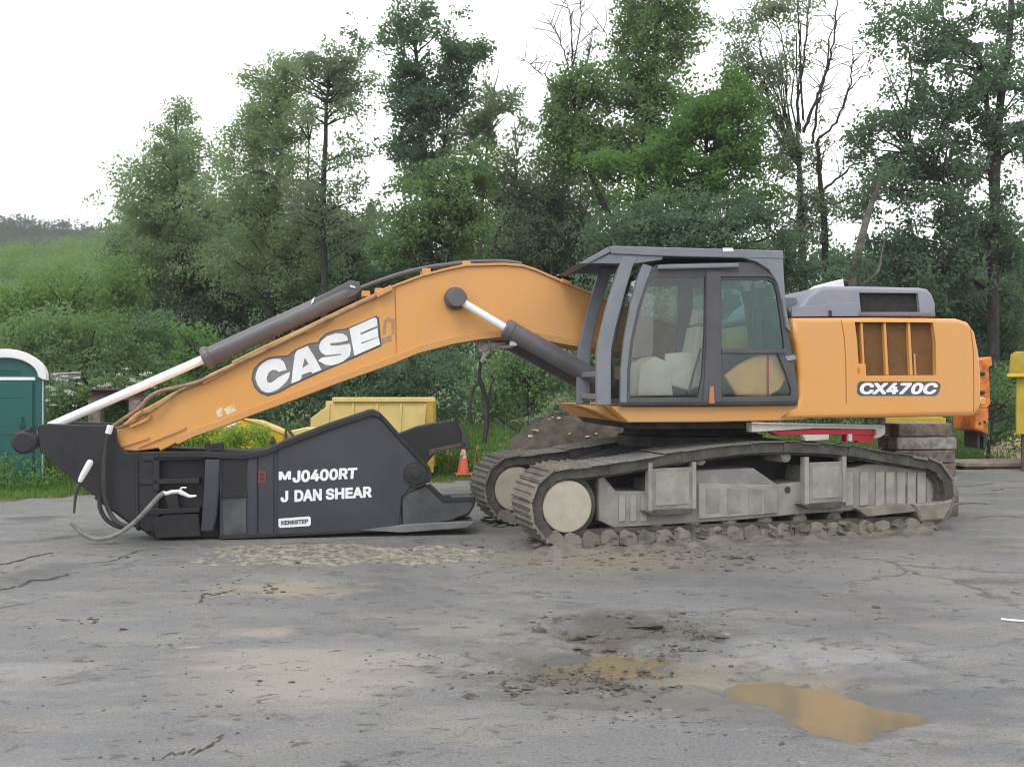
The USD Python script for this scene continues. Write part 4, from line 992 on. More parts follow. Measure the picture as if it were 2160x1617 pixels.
# bracket that the boom's nose and the arm cylinder pin into
BR = [(78, 896), (100, 893), (170, 896), (236, 896), (245, 906), (246, 925), (254, 944), (268, 954), (336, 952), (334, 1120), (312, 1122), (276, 1103), (240, 1077), (200, 1046), (174, 1028), (120, 984), (84, 952)]
for k, (a, b) in enumerate(((S0 + .03, S0 + .08), (S1 - .08, S1 - .03))):
    br = P(SH, 'bracket_plate', BR, S0 + .03, a, b, 'shear_black', .01)
P(SH, 'bracket_web', [(200, 1046), (240, 1074), (276, 1100), (312, 1120), (312, 1126), (276, 1110), (240, 1083), (196, 1052)], S0 + .03, S0 + .08, S1 - .08, 'shear_black', .004)
pk = H.p3(70, 928, 0)
pin = obj('lever_pin', lathe([(0, .1), (.02, .13), (.1, .13), (.12, .1), (.82, .1), (.84, .13), (.93, .13), (.95, .1)], (pk[0] + .04, S0 - .02, pk[2]), (0, 1, 0), 28), 'shear_black', SH)
obj('pin_keeper', prism(clampz(H.poly([(50, 906), (66, 900), (64, 945), (50, 938)], S0)), S0 - .01, S0 + .2, .012), 'shear_black', pin)
# lettering
obj('letters', text_quad('M', [(588, 1012), (614, 1011), (614, 993), (588, 994)], H, S0 - .001), 'print_white', body, smooth=False)
obj('letters', text_quad('J0400RT', [(617, 1018), (752, 1009), (754, 985), (617, 992)], H, S0 - .001), 'print_white', body, smooth=False)
obj('letters', text_quad('J', [(592, 1059), (608, 1058), (608, 1034), (592, 1035)], H, S0 - .001), 'print_white', body, smooth=False)
obj('letters', text_quad('DAN', [(621, 1058), (679, 1055), (679, 1030), (621, 1033)], H, S0 - .001), 'print_white', body, smooth=False)
obj('letters', text_quad('SHEAR', [(687, 1054), (784, 1049), (784, 1025), (687, 1030)], H, S0 - .001), 'print_white', body, smooth=False)
lab = obj('maker_sticker', shape_px(H, S0 - .001, Polygon([(588, 1094), (652, 1089), (655, 1092), (655, 1105), (652, 1108), (591, 1112), (588, 1109)]).buffer(.6)), 'print_white', body)
obj('sticker_letters', text_quad('KENESTEP', [(593, 1107), (650, 1103), (650, 1094), (593, 1098)], H, S0 - .0045, .002), 'print_dark', lab, smooth=False)
obj('small_sign', shape_px(H, S0 - .0025, Polygon([(545, 993), (561, 993), (561, 1018), (545, 1018)]).difference(Polygon([(549, 998), (557, 998), (557, 1004), (549, 1004)])).difference(Polygon([(549, 1007), (557, 1007), (557, 1013), (549, 1013)]))), 'print_red', body, smooth=False)
# hoses of the shear
hg = -.58
zc = lambda pts, t, zmin=.02: np.array([[s, tt, max(z, zmin)] for s, tt, z in spline([H.p3(u_, v_, t) for u_, v_ in pts], 8)])
obj('loose_hose', tube(zc([(346, 1038), (330, 1052), (300, 1085), (270, 1112), (238, 1130), (205, 1136), (180, 1128), (160, 1112), (148, 1102)], hg, .03), np.r_[np.full(50, .027), np.linspace(.027, .016, 15)][:65], 10), 'hose_grey', SH)
cp = obj('hose_coupling', tube(zc([(344, 1039), (352, 1040), (362, 1037), (374, 1036), (380, 1036)], hg), .022, 10), 'white_metal', SH)
obj('coupling_tail', tube(zc([(378, 1036), (388, 1041), (400, 1046), (414, 1045)], hg), np.linspace(.03, .012, 25), 10), 'white_metal', cp)
obj('coupling_lever', tube(zc([(380, 1032), (384, 1028), (393, 1028)], hg), .01, 8), 'white_metal', cp)
obj('loose_hose', tube(zc([(191, 972), (181, 995), (170, 1015), (160, 1045), (156, 1082)], hg - .02), np.linspace(.026, .012, 33), 10), 'rubber', SH)
obj('white_sleeve', tube(zc([(192, 970), (184, 986), (176, 1000), (168, 1016)], hg - .025), np.array([.02, .03, .034, .036, .036, .036, .036, .036, .036, .036, .036, .036, .034, .034, .034, .034, .034, .032, .032, .03, .03, .028, .026, .024, .02]), 10), 'white_metal', SH)
obj('loose_hose', tube(zc([(229, 912), (222, 950), (219, 1000), (222, 1050), (234, 1085), (252, 1104), (272, 1110)], hg + .05), .026, 10), 'rubber', SH)
obj('loose_hose', tube(zc([(210, 1044), (211, 1070), (222, 1092), (240, 1106), (262, 1114)], hg + .12), .024, 10), 'rubber', SH)
obj('white_sleeve', tube(zc([(233, 897), (231, 905), (228, 914)], hg + .05), .034, 10), 'white_metal', SH)

def berm(s, t):
    p = np.stack([s, t, 0 * s], -1)
    k = np.clip(1 - np.abs(t + .02) / (.14 + .22 * meshkit.noise(p * [1.3, 0, 0], 5)), 0, 1) * np.clip((s + .5) * 3, 0, 1) * np.clip((4.9 - s) * 2, 0, 1)
    return -.03 + .03 * np.minimum(k * 3, 1) + k * (.03 + .2 * np.maximum(meshkit.fbm(p * [5, 9, 1], 4, 17) - .38, 0))


bm = grid_mesh(np.arange(-.6, 5.0, .03), np.arange(-.42, .32, .025), berm)
obj('mud_berm', (K.world(bm[0]), bm[1]), 'mud_crust', smooth=False, kind='stuff', label='crust of broken dried mud along the foot of the near track')
g = ground(2138, 1311)
wsx = thing('white_stick', 'short white stick lying on the asphalt at the right edge', 'stick', (*g[:2], .012), -.25)
obj('stick', tube(spline([(-.08, .02, 0), (0, 0, 0), (.06, -.005, 0), (.12, .005, 0)], 4), .008, 8), 'white_metal', wsx)

# ------------------------------------------------------------------ beam on the near track, timber stack behind its rear end
b0 = thing('steel_channel', 'dirty white steel channel with red rail lying on top of the near track', 'steel beam', (*K.o, 0), K.yaw)
zt = lambda s: np.interp(s, top[:, 0], top[:, 1]) + .04
Pk = lambda parent, name, pts, t, a, b, m, bev=.006: obj(name, prism(K.poly(pts, t), a, b, bev), m, parent)
Pk(b0, 'channel_web', [(1586, 891), (1680, 893), (1862, 897), (1864, 905), (1720, 903), (1588, 911)], .06, .06, .2, 'pale_steel')
Pk(b0, 'channel_flange', [(1586, 890), (1864, 896), (1864, 899), (1586, 893)], .04, .02, .06, 'pale_steel', .002)
Pk(b0, 'red_rail', [(1620, 908), (1720, 904), (1848, 903), (1846, 918), (1800, 917), (1640, 918)], .1, .1, .2, 'red_paint')
Pk(b0, 'red_foot', [(1786, 914), (1846, 914), (1846, 934), (1812, 934), (1810, 930), (1786, 932)], .1, .11, .2, 'red_paint')
Pk(b0, 'end_hook', [(1848, 900), (1868, 899), (1868, 914), (1858, 922), (1846, 924), (1850, 914)], .06, .06, .18, 'pale_steel')
Pk(b0, 'wedge', [(1694, 917), (1750, 916), (1748, 927), (1700, 930)], .04, .04, .12, 'pale_steel')
Pk(b0, 'wedge', [(1790, 915), (1798, 915), (1798, 930), (1790, 930)], .08, .08, .14, 'white_metal', .003)

ts = thing('timber_stack', 'stack of rough weathered grey timbers behind the rear end of the near track', 'timber stack', (5.54, 13.45, 0), .1)
zz, k = 0.0, 0
for row in range(7):
    h = .178
    for c in range(2):
        off, ln = rng.uniform(-.03, .03), (.84 if row < 6 else .76)
        obj('beam', moved(box(-ln / 2 + off, ln / 2 + off, c * .3 - .14, c * .3 + .14, zz, zz + h - .012, .012), (rng.uniform(-.02, .02), rng.uniform(-.02, .02), 0)), ['timber_grey', 'timber_light', 'timber_grey'][k % 3], ts)
        k += 1
    zz += h

# ------------------------------------------------------------------ portable toilet
tx, ty = ground(92, 1022)[:2]
TW, TZ = 1.16, lambda v_: EYE + (HORIZON - v_) / F * ty
TY = math.radians(23)
pt = thing('portable_toilet', 'green portable toilet with white arched roof at the left edge', 'portable toilet', (tx - TW * math.cos(TY) - .02, ty - TW * math.sin(TY), 0), TY)
zr, zt_ = TZ(792), TZ(737)
bodyp = [(0, .03), (TW, .03), (TW, zr - .03)] + [(TW / 2 + (TW / 2) * math.cos(a), zr - .03 + (zt_ - .1 - zr) * math.sin(a)) for a in np.linspace(.12, math.pi - .12, 13)] + [(0, zr - .03)]
tb = obj('cabin', prism(bodyp, 0, TW, .02), 'toilet_green', pt)
arcp = [(TW / 2 + (TW / 2 + .055) * math.cos(a), zr + (zt_ - zr) * math.sin(a)) for a in np.linspace(0, math.pi, 23)]
arci = [(TW / 2 + (TW / 2 - .075) * math.cos(a), zr - .02 + (zt_ - .135 - zr) * math.sin(a)) for a in np.linspace(math.pi, 0, 23)]
rf = obj('roof', prism([(TW + .055, zr - .075)] + arcp + [(-.055, zr - .075), (-.02, zr - .075)] + arci + [(TW - .0, zr - .075)], -.07, TW + .07, .018, 2), 'toilet_white', pt)
obj('door', cut(prism([(.1, .1), (TW - .16, .1), (TW - .16, zr - .1), (.1, zr - .1)], -.018, .004, .006), box(.2, TW - .26, -.05, -.012, .25, .9, .003), box(.2, TW - .26, -.05, -.012, 1.0, 1.55, .003)), 'toilet_green', pt)
obj('door_header', box(.06, TW - .12, -.02, .004, zr - .085, zr - .03, .006), 'toilet_white', pt, label='pale strip above the door')
for zz_ in (zr + .02, zr + .07):
    obj('vent_slot', box(.35, TW - .35, -.006, .004, zz_, zz_ + .018, .002), 'toilet_groove', pt)
obj('corner_strip', box(TW - .012, TW + .014, -.02, .05, .04, zr - .09, .005), 'toilet_edge', pt)
obj('hinge_strip', box(TW - .155, TW - .135, -.024, .0, .12, zr - .12, .004), 'toilet_groove', pt)
obj('door_handle', cat([box(TW - .36, TW - .29, -.05, -.018, 1.0, 1.1, .01), box(TW - .34, TW - .31, -.05, -.018, 1.12, 1.22, .008)]), 'toilet_groove', pt)
obj('lock_plate', box(TW - .34, TW - .28, -.045, -.018, .93, .96, .006), 'toilet_edge', pt)
obj('base_skid', box(-.04, TW + .04, -.05, TW + .05, 0, .09, .01), 'toilet_groove', pt)

# ------------------------------------------------------------------ traffic cones
cg = ground(977, 1001)
cone = thing('traffic_cone', 'faded orange traffic cone standing nearest behind the open shear jaws', 'traffic cone', cg, .2, 'traffic cones behind the shear')
obj('cone_base', box(-.17, .17, -.17, .17, 0, .035, .01), 'cone_orange', cone)
obj('cone_shell', lathe([(.03, .135), (.05, .12), (.36, .062), (.52, .036), (.53, .03)], (0, 0, 0), (0, 0, 1), 20), 'cone_orange', cone)
obj('cone_collar', lathe([(.33, .0695), (.34, .071), (.49, .0455), (.495, .044)], (0, 0, 0), (0, 0, 1), 20), 'cone_pale', cone)
copy_of(cone, ground(946, 992), .5, 'orange traffic cone half hidden by the raised upper jaw, left of the nearest cone')
copy_of(cone, ground(1008, 991), .9, 'orange traffic cone half hidden by the far track, right of the nearest cone')

# ------------------------------------------------------------------ yellow things among the weeds
D = 19.0
X = lambda u_, d: (u_ - CX) / F * d
Z = lambda v_, d: EYE + (HORIZON - v_) / F * d
sk = thing('skip_container', 'pale yellow steel skip with upright ribs behind the shear', 'skip', (X(655, D), D, 0), .03)
SWd = X(912, D) - X(655, D)
zt2 = Z(842, D)
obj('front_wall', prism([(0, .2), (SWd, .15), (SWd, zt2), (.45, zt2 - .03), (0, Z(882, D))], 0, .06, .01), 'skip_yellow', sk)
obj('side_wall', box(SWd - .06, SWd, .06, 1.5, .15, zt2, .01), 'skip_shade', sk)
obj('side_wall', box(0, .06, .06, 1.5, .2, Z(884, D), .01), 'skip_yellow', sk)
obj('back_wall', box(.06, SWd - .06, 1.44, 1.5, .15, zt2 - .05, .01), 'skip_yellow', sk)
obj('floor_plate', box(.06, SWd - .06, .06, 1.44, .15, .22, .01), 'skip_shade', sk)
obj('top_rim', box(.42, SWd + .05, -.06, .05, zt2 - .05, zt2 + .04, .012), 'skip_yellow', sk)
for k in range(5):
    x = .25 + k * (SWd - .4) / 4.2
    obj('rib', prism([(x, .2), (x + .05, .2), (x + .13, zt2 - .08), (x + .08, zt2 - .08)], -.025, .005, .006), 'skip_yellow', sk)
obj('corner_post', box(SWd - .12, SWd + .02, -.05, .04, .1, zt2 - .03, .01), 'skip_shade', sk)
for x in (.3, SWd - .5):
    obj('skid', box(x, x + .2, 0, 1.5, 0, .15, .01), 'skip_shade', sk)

D = 17.6
ym = thing('yellow_loader_arm', 'bright yellow curved machine arm lying in the weeds under the boom', 'machine arm', (X(400, D), D, 0), .05)
xy = lambda pts: np.array([(X(u_, D) - X(400, D), max(Z(v_, D), .05)) for u_, v_ in pts])
ya = obj('arm_body', prism(xy([(405, 1000), (420, 940), (440, 908), (470, 890), (505, 884), (545, 888), (580, 902), (600, 916), (590, 960), (560, 990), (520, 1000)]), 0, .5, .05, 3), 'bright_yellow', ym)
obj('arm_top', prism(xy([(505, 882), (545, 886), (600, 908), (600, 918), (575, 908), (545, 895)]), -.03, .2, .015), 'skip_yellow', ya)
obj('arm_link', prism(xy([(595, 912), (640, 902), (690, 905), (690, 930), (640, 935), (600, 945)]), .05, .4, .02), 'skip_yellow', ym)
for pts in ([(556, 950), (572, 920), (576, 920), (590, 952), (584, 952), (574, 932), (563, 952)], [(600, 905), (604, 905), (606, 935), (600, 935)], [(610, 905), (622, 922), (618, 925), (606, 910)]):
    obj('linkage_bar', prism(xy(pts), -.06, -.02, .004), 'rust_dark', ym)
obj('wear_plate', prism(xy([(462, 957), (480, 951), (530, 950), (545, 954), (530, 962), (470, 963)]), -.35, -.1, .01), 'skip_yellow', ym)
obj('pivot_ring', lathe([(0, .08), (.02, .1), (.06, .1)], (xy([(486, 880)])[0][0], -.04, xy([(486, 893)])[0][1]), (0, 1, 0), 18), 'white_metal', ym)

D = 20.5
yr = thing('yellow_bin', 'olive yellow steel bin with capped top at the right edge of the yard', 'bin', (X(2143, D), D, 0), -.46)
obj('bin_body', prism([(0, Z(916, D)), (1.2, Z(916, D)), (1.2, Z(786, D)), (0, Z(786, D))], 0, 1.1, .02), 'olive_yellow', yr)
obj('bin_cap', prism([(-.14, Z(790, D)), (1.3, Z(790, D)), (1.3, Z(744, D)), (.0, Z(741, D)), (-.1, Z(748, D))], -.1, 1.2, .04, 2), 'olive_yellow', yr)
obj('cap_rim', box(-.17, 1.33, -.13, 1.23, Z(792, D) - .03, Z(788, D), .01), 'bright_yellow', yr)
for x in (.1, 1.0):
    obj('bin_leg', box(x, x + .12, .1, .22, 0, Z(914, D), .01), 'rust_dark', yr)
    obj('bin_leg', box(x, x + .12, .85, .97, 0, Z(914, D), .01), 'rust_dark', yr)
D = 20.0
yt = thing('yellow_trough', 'low yellow steel trough in the weeds behind the timber stack', 'trough', (X(1868, D), D, 0), -.35)
LW = X(1985, D) - X(1868, D)
obj('trough_side', box(0, LW, 0, .05, .15, Z(880, D), .01), 'olive_yellow', yt)
obj('trough_side', box(0, LW, .85, .9, .15, Z(880, D), .01), 'olive_yellow', yt)
obj('trough_end', box(0, .05, .05, .85, .15, Z(882, D), .01), 'olive_yellow', yt)
obj('trough_end', box(LW - .05, LW, .05, .85, .15, Z(882, D), .01), 'olive_yellow', yt)
obj('trough_floor', box(.05, LW - .05, .05, .85, .15, .2, .01), 'olive_yellow', yt)
for x in (.2, LW - .3):
    obj('trough_foot', box(x, x + .1, .1, .8, 0, .15, .01), 'rust_dark', yt)

# ------------------------------------------------------------------ other oddments
g = ground(2110, 986)
sp_ = thing('steel_plate', 'rusty flat steel plate lying on the asphalt at the right edge', 'steel plate', (*g[:2], 0), .06)
obj('plate', box(-1.0, 1.4, -.4, .9, .05, .13, .01), 'rust_plate', sp_)
obj('plate_runner', box(-.95, 1.35, -.35, -.2, .0, .05, .003), 'rust_dark', sp_)
sdp = grid_mesh(np.linspace(10.5, 14, 30), np.linspace(23.0, 25.5, 24), lambda x, y: -.1 + .75 * np.exp(-((x - 12.4) / .9) ** 2 - ((y - 24.2) / .7) ** 2) + .05 * meshkit.fbm(np.stack([x, y, 0 * x], -1) * 4, 3, 2))
tag(obj('sand_pile', sdp, 'sand', smooth=True), 'small pale heap of sand in the grass at the right edge', 'sand pile')
D = 21.0
sl = thing('slab_sign', 'grey slab tilted on a thin post beside the portable toilet', 'slab', (X(136, D), D, 0), .1)
obj('slab', prism([(-.27, Z(802, D)), (.24, Z(799, D)), (.26, Z(787, D)), (-.23, Z(789, D))], 0, .28, .01), 'grey_slab', sl)
obj('slab_edge', prism([(-.25, Z(790, D)), (.26, Z(787, D)), (.25, Z(784, D)), (-.22, Z(787, D))], -.02, .26, .004), 'toilet_edge', sl)
obj('post', tube([(.2, .1, 0), (.22, .1, Z(800, D))], .03, 8), 'bark_dark', sl)
D = 20.0
rb = thing('rusty_girder', 'rusty dark steel girder lying in the weeds behind the cylinder rod', 'girder', (X(245, D), D, 0), .05)
obj('girder_web', box(-.5, .55, 0, .06, Z(840, D), Z(822, D), .004), 'rust_dark', rb)
obj('girder_flange', box(-.52, .57, -.1, .16, Z(823, D), Z(819, D), .004), 'rust_dark', rb)
obj('girder_flange', box(-.52, .57, -.1, .16, Z(843, D), Z(839, D), .004), 'rust_dark', rb)
for x in (-.4, .4):
    obj('girder_block', box(x - .12, x + .12, -.1, .16, 0, Z(843, D), .01), 'timber_grey', rb)

# heap of earth behind the far track
D = 16.6
hx0, hx1 = X(1040, D), X(1420, D)


def heap(x, y):
    p = np.stack([x, y, 0 * x], -1)
    prof = np.interp((x / D * F) + CX, [1030, 1075, 1110, 1160, 1220, 1300, 1400, 1470], [-.2, .8, 1.0, 1.3, 1.36, 1.2, 1.0, -.2])
    k = np.clip(1 - ((y - 17.1) / 1.35) ** 2, -.2, 1)
    return prof * np.clip(k, -.15, 1) ** 1 + .22 * (meshkit.fbm(p * 2.4, 4, 12) - .5) + .07 * (meshkit.fbm(p * 9, 2, 14) - .5)


hm = grid_mesh(np.linspace(hx0 - .5, hx1 + .6, 90), np.linspace(15.6, 18.6, 60), heap)
he = thing('earth_heap', 'heap of dark earth with pale stones behind the far track', 'earth heap', (0, 0, 0), 0)
obj('earth', hm, 'soil_dark', he, smooth=True)
for _ in range(16):
    x = rng.uniform(X(1120, D), X(1300, D)); y = rng.uniform(15.9, 17.0)
    z = heap(np.array([x]), np.array([y]))[0]
    obj('stone', moved(chunk(rng, rng.uniform(.03, .085), .5), (x, y, z + .01)), 'stone_pale', he, smooth=False)

# ------------------------------------------------------------------ vegetation
def leaves(rng, centers, n_each, sigma, size, flat=.75, upness=.28, aspect=.52, gap=0.0, gapscale=1.1, seed=0):
    """Leaf blades: clouds of n_each rhombic leaves round each centre."""
    c = np.repeat(centers, n_each, 0)
    e = rng.normal(0, 1, (len(c), 3)); e /= np.linalg.norm(e, axis=1, keepdims=True)
    p = c + e * rng.uniform(0, 1, (len(c), 1)) ** .5 * sigma * 1.35 * np.array([1, 1, flat])
    if gap > 0:
        keep = meshkit.fbm(p * gapscale, 2, seed) > gap
        p = p[keep]
    n = len(p)
    nrm = rng.normal(0, 1, (n, 3)) * (1 - upness) + np.array([0, 0, upness])
    nrm /= np.linalg.norm(nrm, axis=1, keepdims=True)
    d = rng.normal(0, 1, (n, 3)); d -= nrm * (d * nrm).sum(1, keepdims=True); d /= np.linalg.norm(d, axis=1, keepdims=True)
    s = np.cross(nrm, d)
    L = size * rng.lognormal(0, .25, (n, 1))
    Wd = L * aspect * .5
    v = np.stack([p - d * L * .5, p + s * Wd - d * L * .05 + nrm * L * .06, p + d * L * .5, p - s * Wd - d * L * .05 + nrm * L * .06], 1).reshape(-1, 3)
    k = np.arange(n)[:, None] * 4
    f = np.vstack([k + [0, 1, 2], k + [0, 2, 3]])
    return v, f


def branchy(rng, a, b, r0, r1, n=6, wob=.08):
    a, b = np.asarray(a, float), np.asarray(b, float)
    t = np.linspace(0, 1, n)[:, None]
    L = np.linalg.norm(b - a)
    p = a + (b - a) * t + rng.normal(0, wob * L / n, (n, 3)) * np.minimum(1, 4 * t * (1.2 - t)) + np.array([0, 0, .12 * L]) * (t * (1 - t))
    return tube(p, np.linspace(r0, r1, n), 5, False)


def tree(name, label, D, trunks, blobs, leaf, mat_leaf, bark, rng, size=.1, per=74, limbs=80, gap=.32, bare=(), group=None, category='tree', depth=.85, dens=1.0):
    """trunks: pixel polylines with radii; blobs: (u, v, ru, rv, weight) leafy volumes; bare: leafless branches as pixel polylines."""
    base = at(*trunks[0][0][0], D)
    t = thing(name, label, category, (base[0], base[1], 0), 0, group)
    o = np.array([base[0], base[1], 0])
    wood, tp = [], []
    for pts, r0, r1 in trunks:
        q = np.array([at(u, v, D) for u, v in pts]) - o
        q[:, 1] += np.r_[0, np.cumsum(rng.normal(0, .12, len(q) - 1))]
        if pts[0][1] > 860:
            q[0, 2] = min(q[0, 2], -.1)
        sm = spline(q, 5)
        wood.append(tube(sm, np.linspace(r0, r1, len(sm)), 8))
        tp.append(sm)
    tp = np.vstack(tp)
    cs = []
    for (u, v, ru, rv, wgt) in blobs:
        c = at(u, v, D) - o
        rx, rz = ru / F * D, rv / F * D
        n = max(4, int(wgt * dens * (rx * rz * 54)))
        d = rng.normal(0, 1, (n, 3)); d /= np.linalg.norm(d, axis=1, keepdims=True)
        rad = rng.uniform(0, 1, (n, 1)) ** .42
        cs.append(c + d * rad * np.array([rx, min(rx, 2.6) * depth, rz]))
        m = max(2, int(n * .2))                                  # looser sprays reaching out of the mass
        d = rng.normal(0, 1, (m, 3)); d /= np.linalg.norm(d, axis=1, keepdims=True)
        cs.append(c + d * rng.uniform(1.0, 1.4, (m, 1)) * np.array([rx, min(rx, 2.6) * depth, rz]))
    cs = np.vstack(cs)
    for c in cs[rng.permutation(len(cs))[:limbs]]:
        low = tp[(tp[:, 2] < c[2] - .1)]
        low = low if len(low) else tp[:1]
        k = np.argmin(np.linalg.norm((low - c) * [1, 1, .8] + [0, 0, .35 * np.linalg.norm(c[:2])], axis=1))
        wood.append(branchy(rng, low[k], c, .035, .008))
    for pts, r0, r1 in bare:
        q = np.array([at(u, v, D) for u, v in pts]) - o
        q[:, 1] += np.cumsum(rng.normal(0, .15, len(q)))
        sm = spline(q, 6)
        wood.append(tube(sm + rng.normal(0, .02, sm.shape), np.linspace(r0, r1, len(sm)), 5))
        for _ in range(int(len(sm) * .9)):
            k = rng.integers(len(sm) // 4, len(sm))
            dirn = rng.normal(0, 1, 3) * [1, .8, .6] + [0, 0, .9]
            wood.append(branchy(rng, sm[k], sm[k] + dirn / np.linalg.norm(dirn) * rng.uniform(.4, 1.3), .014, .004, 5, .2))
    obj('trunk', cat(wood), bark, t, smooth=True)
    v, f = leaves(rng, cs, per, leaf, size, gap=gap, seed=int(rng.integers(1000)))
    obj('crown', (v, f), mat_leaf, t, smooth=False)
    return t


R_ = lambda k: np.random.default_rng(100 + k)
G = 'trees standing behind the yard'
tree('deciduous_tree', 'pale green pointed tree at the left end of the tree row', 36, [([(392, 800), (388, 600), (380, 420), (376, 250)], .22, .03)],
     [(376, 250, 30, 34, 1.1), (372, 300, 57, 43, 1), (380, 350, 98, 54, 1), (360, 400, 121, 59, 1), (370, 460, 150, 64, 1), (340, 540, 104, 64, 1), (440, 540, 127, 75, 1), (300, 430, 46, 54, .6)], .34, 'leaf_soft', 'bark_dark', R_(1), group=G)
tree('deciduous_tree', 'tall light green tree with a broad leaning top left of the boom', 33, [([(565, 820), (568, 600), (580, 420), (600, 200)], .2, .03), ([(568, 620), (640, 480), (655, 300)], .1, .02)],
     [(612, 150, 52, 43, 1), (570, 200, 57, 59, 1), (600, 250, 81, 64, 1), (560, 300, 81, 64, 1), (570, 360, 104, 64, 1), (540, 430, 115, 64, 1), (600, 480, 127, 64, 1), (540, 560, 127, 64, 1), (640, 570, 104, 64, .8)], .32, 'leaf_soft', 'bark_dark', R_(2), group=G)
tree('deciduous_tree', 'thin airy tree with a dark visible stem under an umbrella top', 31, [([(684, 820), (683, 600), (682, 420), (686, 300), (690, 220), (700, 140)], .13, .03)],
     [(700, 130, 63, 38, 1), (735, 170, 57, 43, 1), (680, 170, 69, 48, 1), (720, 210, 69, 43, .8), (690, 250, 81, 43, .5), (720, 340, 52, 43, .5), (700, 400, 69, 54, .5), (650, 440, 69, 64, .6), (720, 480, 81, 54, .7), (760, 460, 46, 54, .5)], .3, 'leaf_grey', 'bark_dark', R_(3), group=G, gap=.38)
tree('deciduous_tree', 'tallest dense dark tree with a narrow crown and side boughs above the boom', 30, [([(905, 760), (902, 560), (898, 400), (885, 200), (872, 60)], .2, .04), ([(900, 420), (938, 300), (945, 200)], .06, .02)],
     [(870, 30, 60, 35, .9), (840, 60, 35, 50, .6), (930, 40, 50, 30, .5), (890, 100, 70, 60, 1.2), (950, 130, 60, 55, .8), (880, 160, 55, 55, 1.3), (900, 220, 55, 60, 1.3), (980, 110, 45, 25, .6), (860, 230, 50, 30, .7), (885, 290, 55, 60, 1.3), (890, 350, 55, 50, 1.2), (850, 330, 35, 30, .6), (770, 70, 34, 30, .8), (805, 110, 26, 22, .7), (800, 60, 30, 20, .5), (1000, 120, 40, 22, .8), (1020, 105, 14, 12, .5), (830, 300, 30, 20, .8), (960, 200, 60, 40, .8), (990, 180, 30, 40, .5), (745, 55, 10, 20, .35), (840, 395, 30, 20, .5), (930, 300, 45, 60, .5)], .27, 'leaf_dark', 'bark_dark', R_(4), size=.105, group=G, gap=.39)
tree('deciduous_tree', 'sparse grey-green tree with thin twigs right of the tallest dark tree', 32, [([(1010, 760), (1010, 560), (1020, 380), (1040, 200)], .12, .02), ([(1020, 560), (1080, 420), (1090, 330)], .06, .015)],
     [(1045, 185, 35, 35, 1), (1020, 240, 60, 55, 1), (1070, 250, 55, 60, 1), (1000, 310, 60, 60, 1), (1060, 350, 70, 60, 1.1), (1090, 430, 60, 60, 1.1), (1010, 420, 60, 60, 1.1), (1100, 510, 60, 50, 1.2)], .3, 'leaf_grey', 'bark_grey', R_(5), size=.1, group=G, gap=.44)
tree('deciduous_tree', 'rounded mid green tree directly above the arch of the boom', 28, [([(945, 760), (948, 560), (960, 400)], .14, .03)],
     [(985, 345, 60, 45, 1.1), (950, 400, 85, 55, 1.1), (900, 450, 90, 50, 1.1), (1000, 430, 70, 60, 1), (870, 500, 70, 45, 1.1), (960, 500, 90, 50, 1), (830, 540, 60, 40, 1)], .28, 'leaf_mid', 'bark_dark', R_(6), size=.1, group=G)
tree('deciduous_tree', 'big full green tree reaching the top edge behind the cab, dead twigs at its left', 30, [([(1330, 800), (1335, 600), (1350, 400), (1375, 200), (1390, 0), (1395, -120)], .24, .05), ([(1340, 560), (1260, 400), (1215, 240), (1205, 160)], .12, .03)],
     [(1390, 10, 90, 70, .9), (1340, 60, 50, 60, .8), (1430, 60, 70, 50, .8), (1370, 120, 90, 60, .9), (1330, 190, 100, 60, 1), (1220, 190, 60, 55, 1.1), (1195, 260, 55, 70, 1.2), (1260, 290, 90, 60, 1.2), (1380, 230, 80, 60, 1), (1330, 310, 100, 55, 1), (1200, 330, 60, 40, 1), (1400, 320, 70, 60, 1), (1390, -70, 100, 60, .8)], .3, 'leaf_mid', 'bark_dark', R_(7), size=.11, group=G,
     bare=[([(1205, 180), (1195, 130), (1175, 70), (1155, 40)], .03, .006), ([(1208, 170), (1206, 90), (1200, 40), (1185, -10)], .03, .006), ([(1215, 160), (1240, 120), (1252, 60)], .03, .008), ([(1206, 150), (1222, 60), (1223, 0)], .025, .006), ([(1170, 170), (1130, 140), (1096, 122)], .025, .006), ([(1252, 60), (1290, 80)], .015, .006)])
tree('deciduous_tree', 'bright yellowish green tree with low hanging boughs just left of the bare trees', 27, [([(1480, 780), (1482, 560), (1490, 380), (1505, 220)], .16, .03)],
     [(1520, 175, 55, 40, .9), (1500, 230, 85, 60, 1.1), (1560, 240, 60, 60, .9), (1480, 300, 90, 60, 1.2), (1570, 310, 60, 50, 1), (1380, 330, 80, 30, 1.3), (1270, 350, 70, 26, 1.2), (1330, 370, 80, 28, 1), (1480, 370, 100, 60, 1.2), (1420, 430, 110, 50, 1), (1590, 390, 60, 60, .9)], .27, 'leaf_bright', 'bark_dark', R_(8), size=.105, group=G)
tree('deciduous_tree', 'dense shaded green tree whose lower crown rises directly above the cab roof', 25, [([(1530, 780), (1535, 600), (1540, 420)], .15, .04)],
     [(1340, 470, 110, 50, 1.2), (1450, 480, 110, 55, 1.3), (1560, 470, 100, 60, 1.3), (1280, 530, 60, 45, .9), (1380, 550, 110, 50, 1.2), (1520, 550, 110, 55, 1.3), (1620, 500, 60, 60, 1), (1640, 580, 70, 50, 1.1), (1700, 560, 50, 50, .8)], .27, 'leaf_dark', 'bark_dark', R_(9), size=.095, group=G)
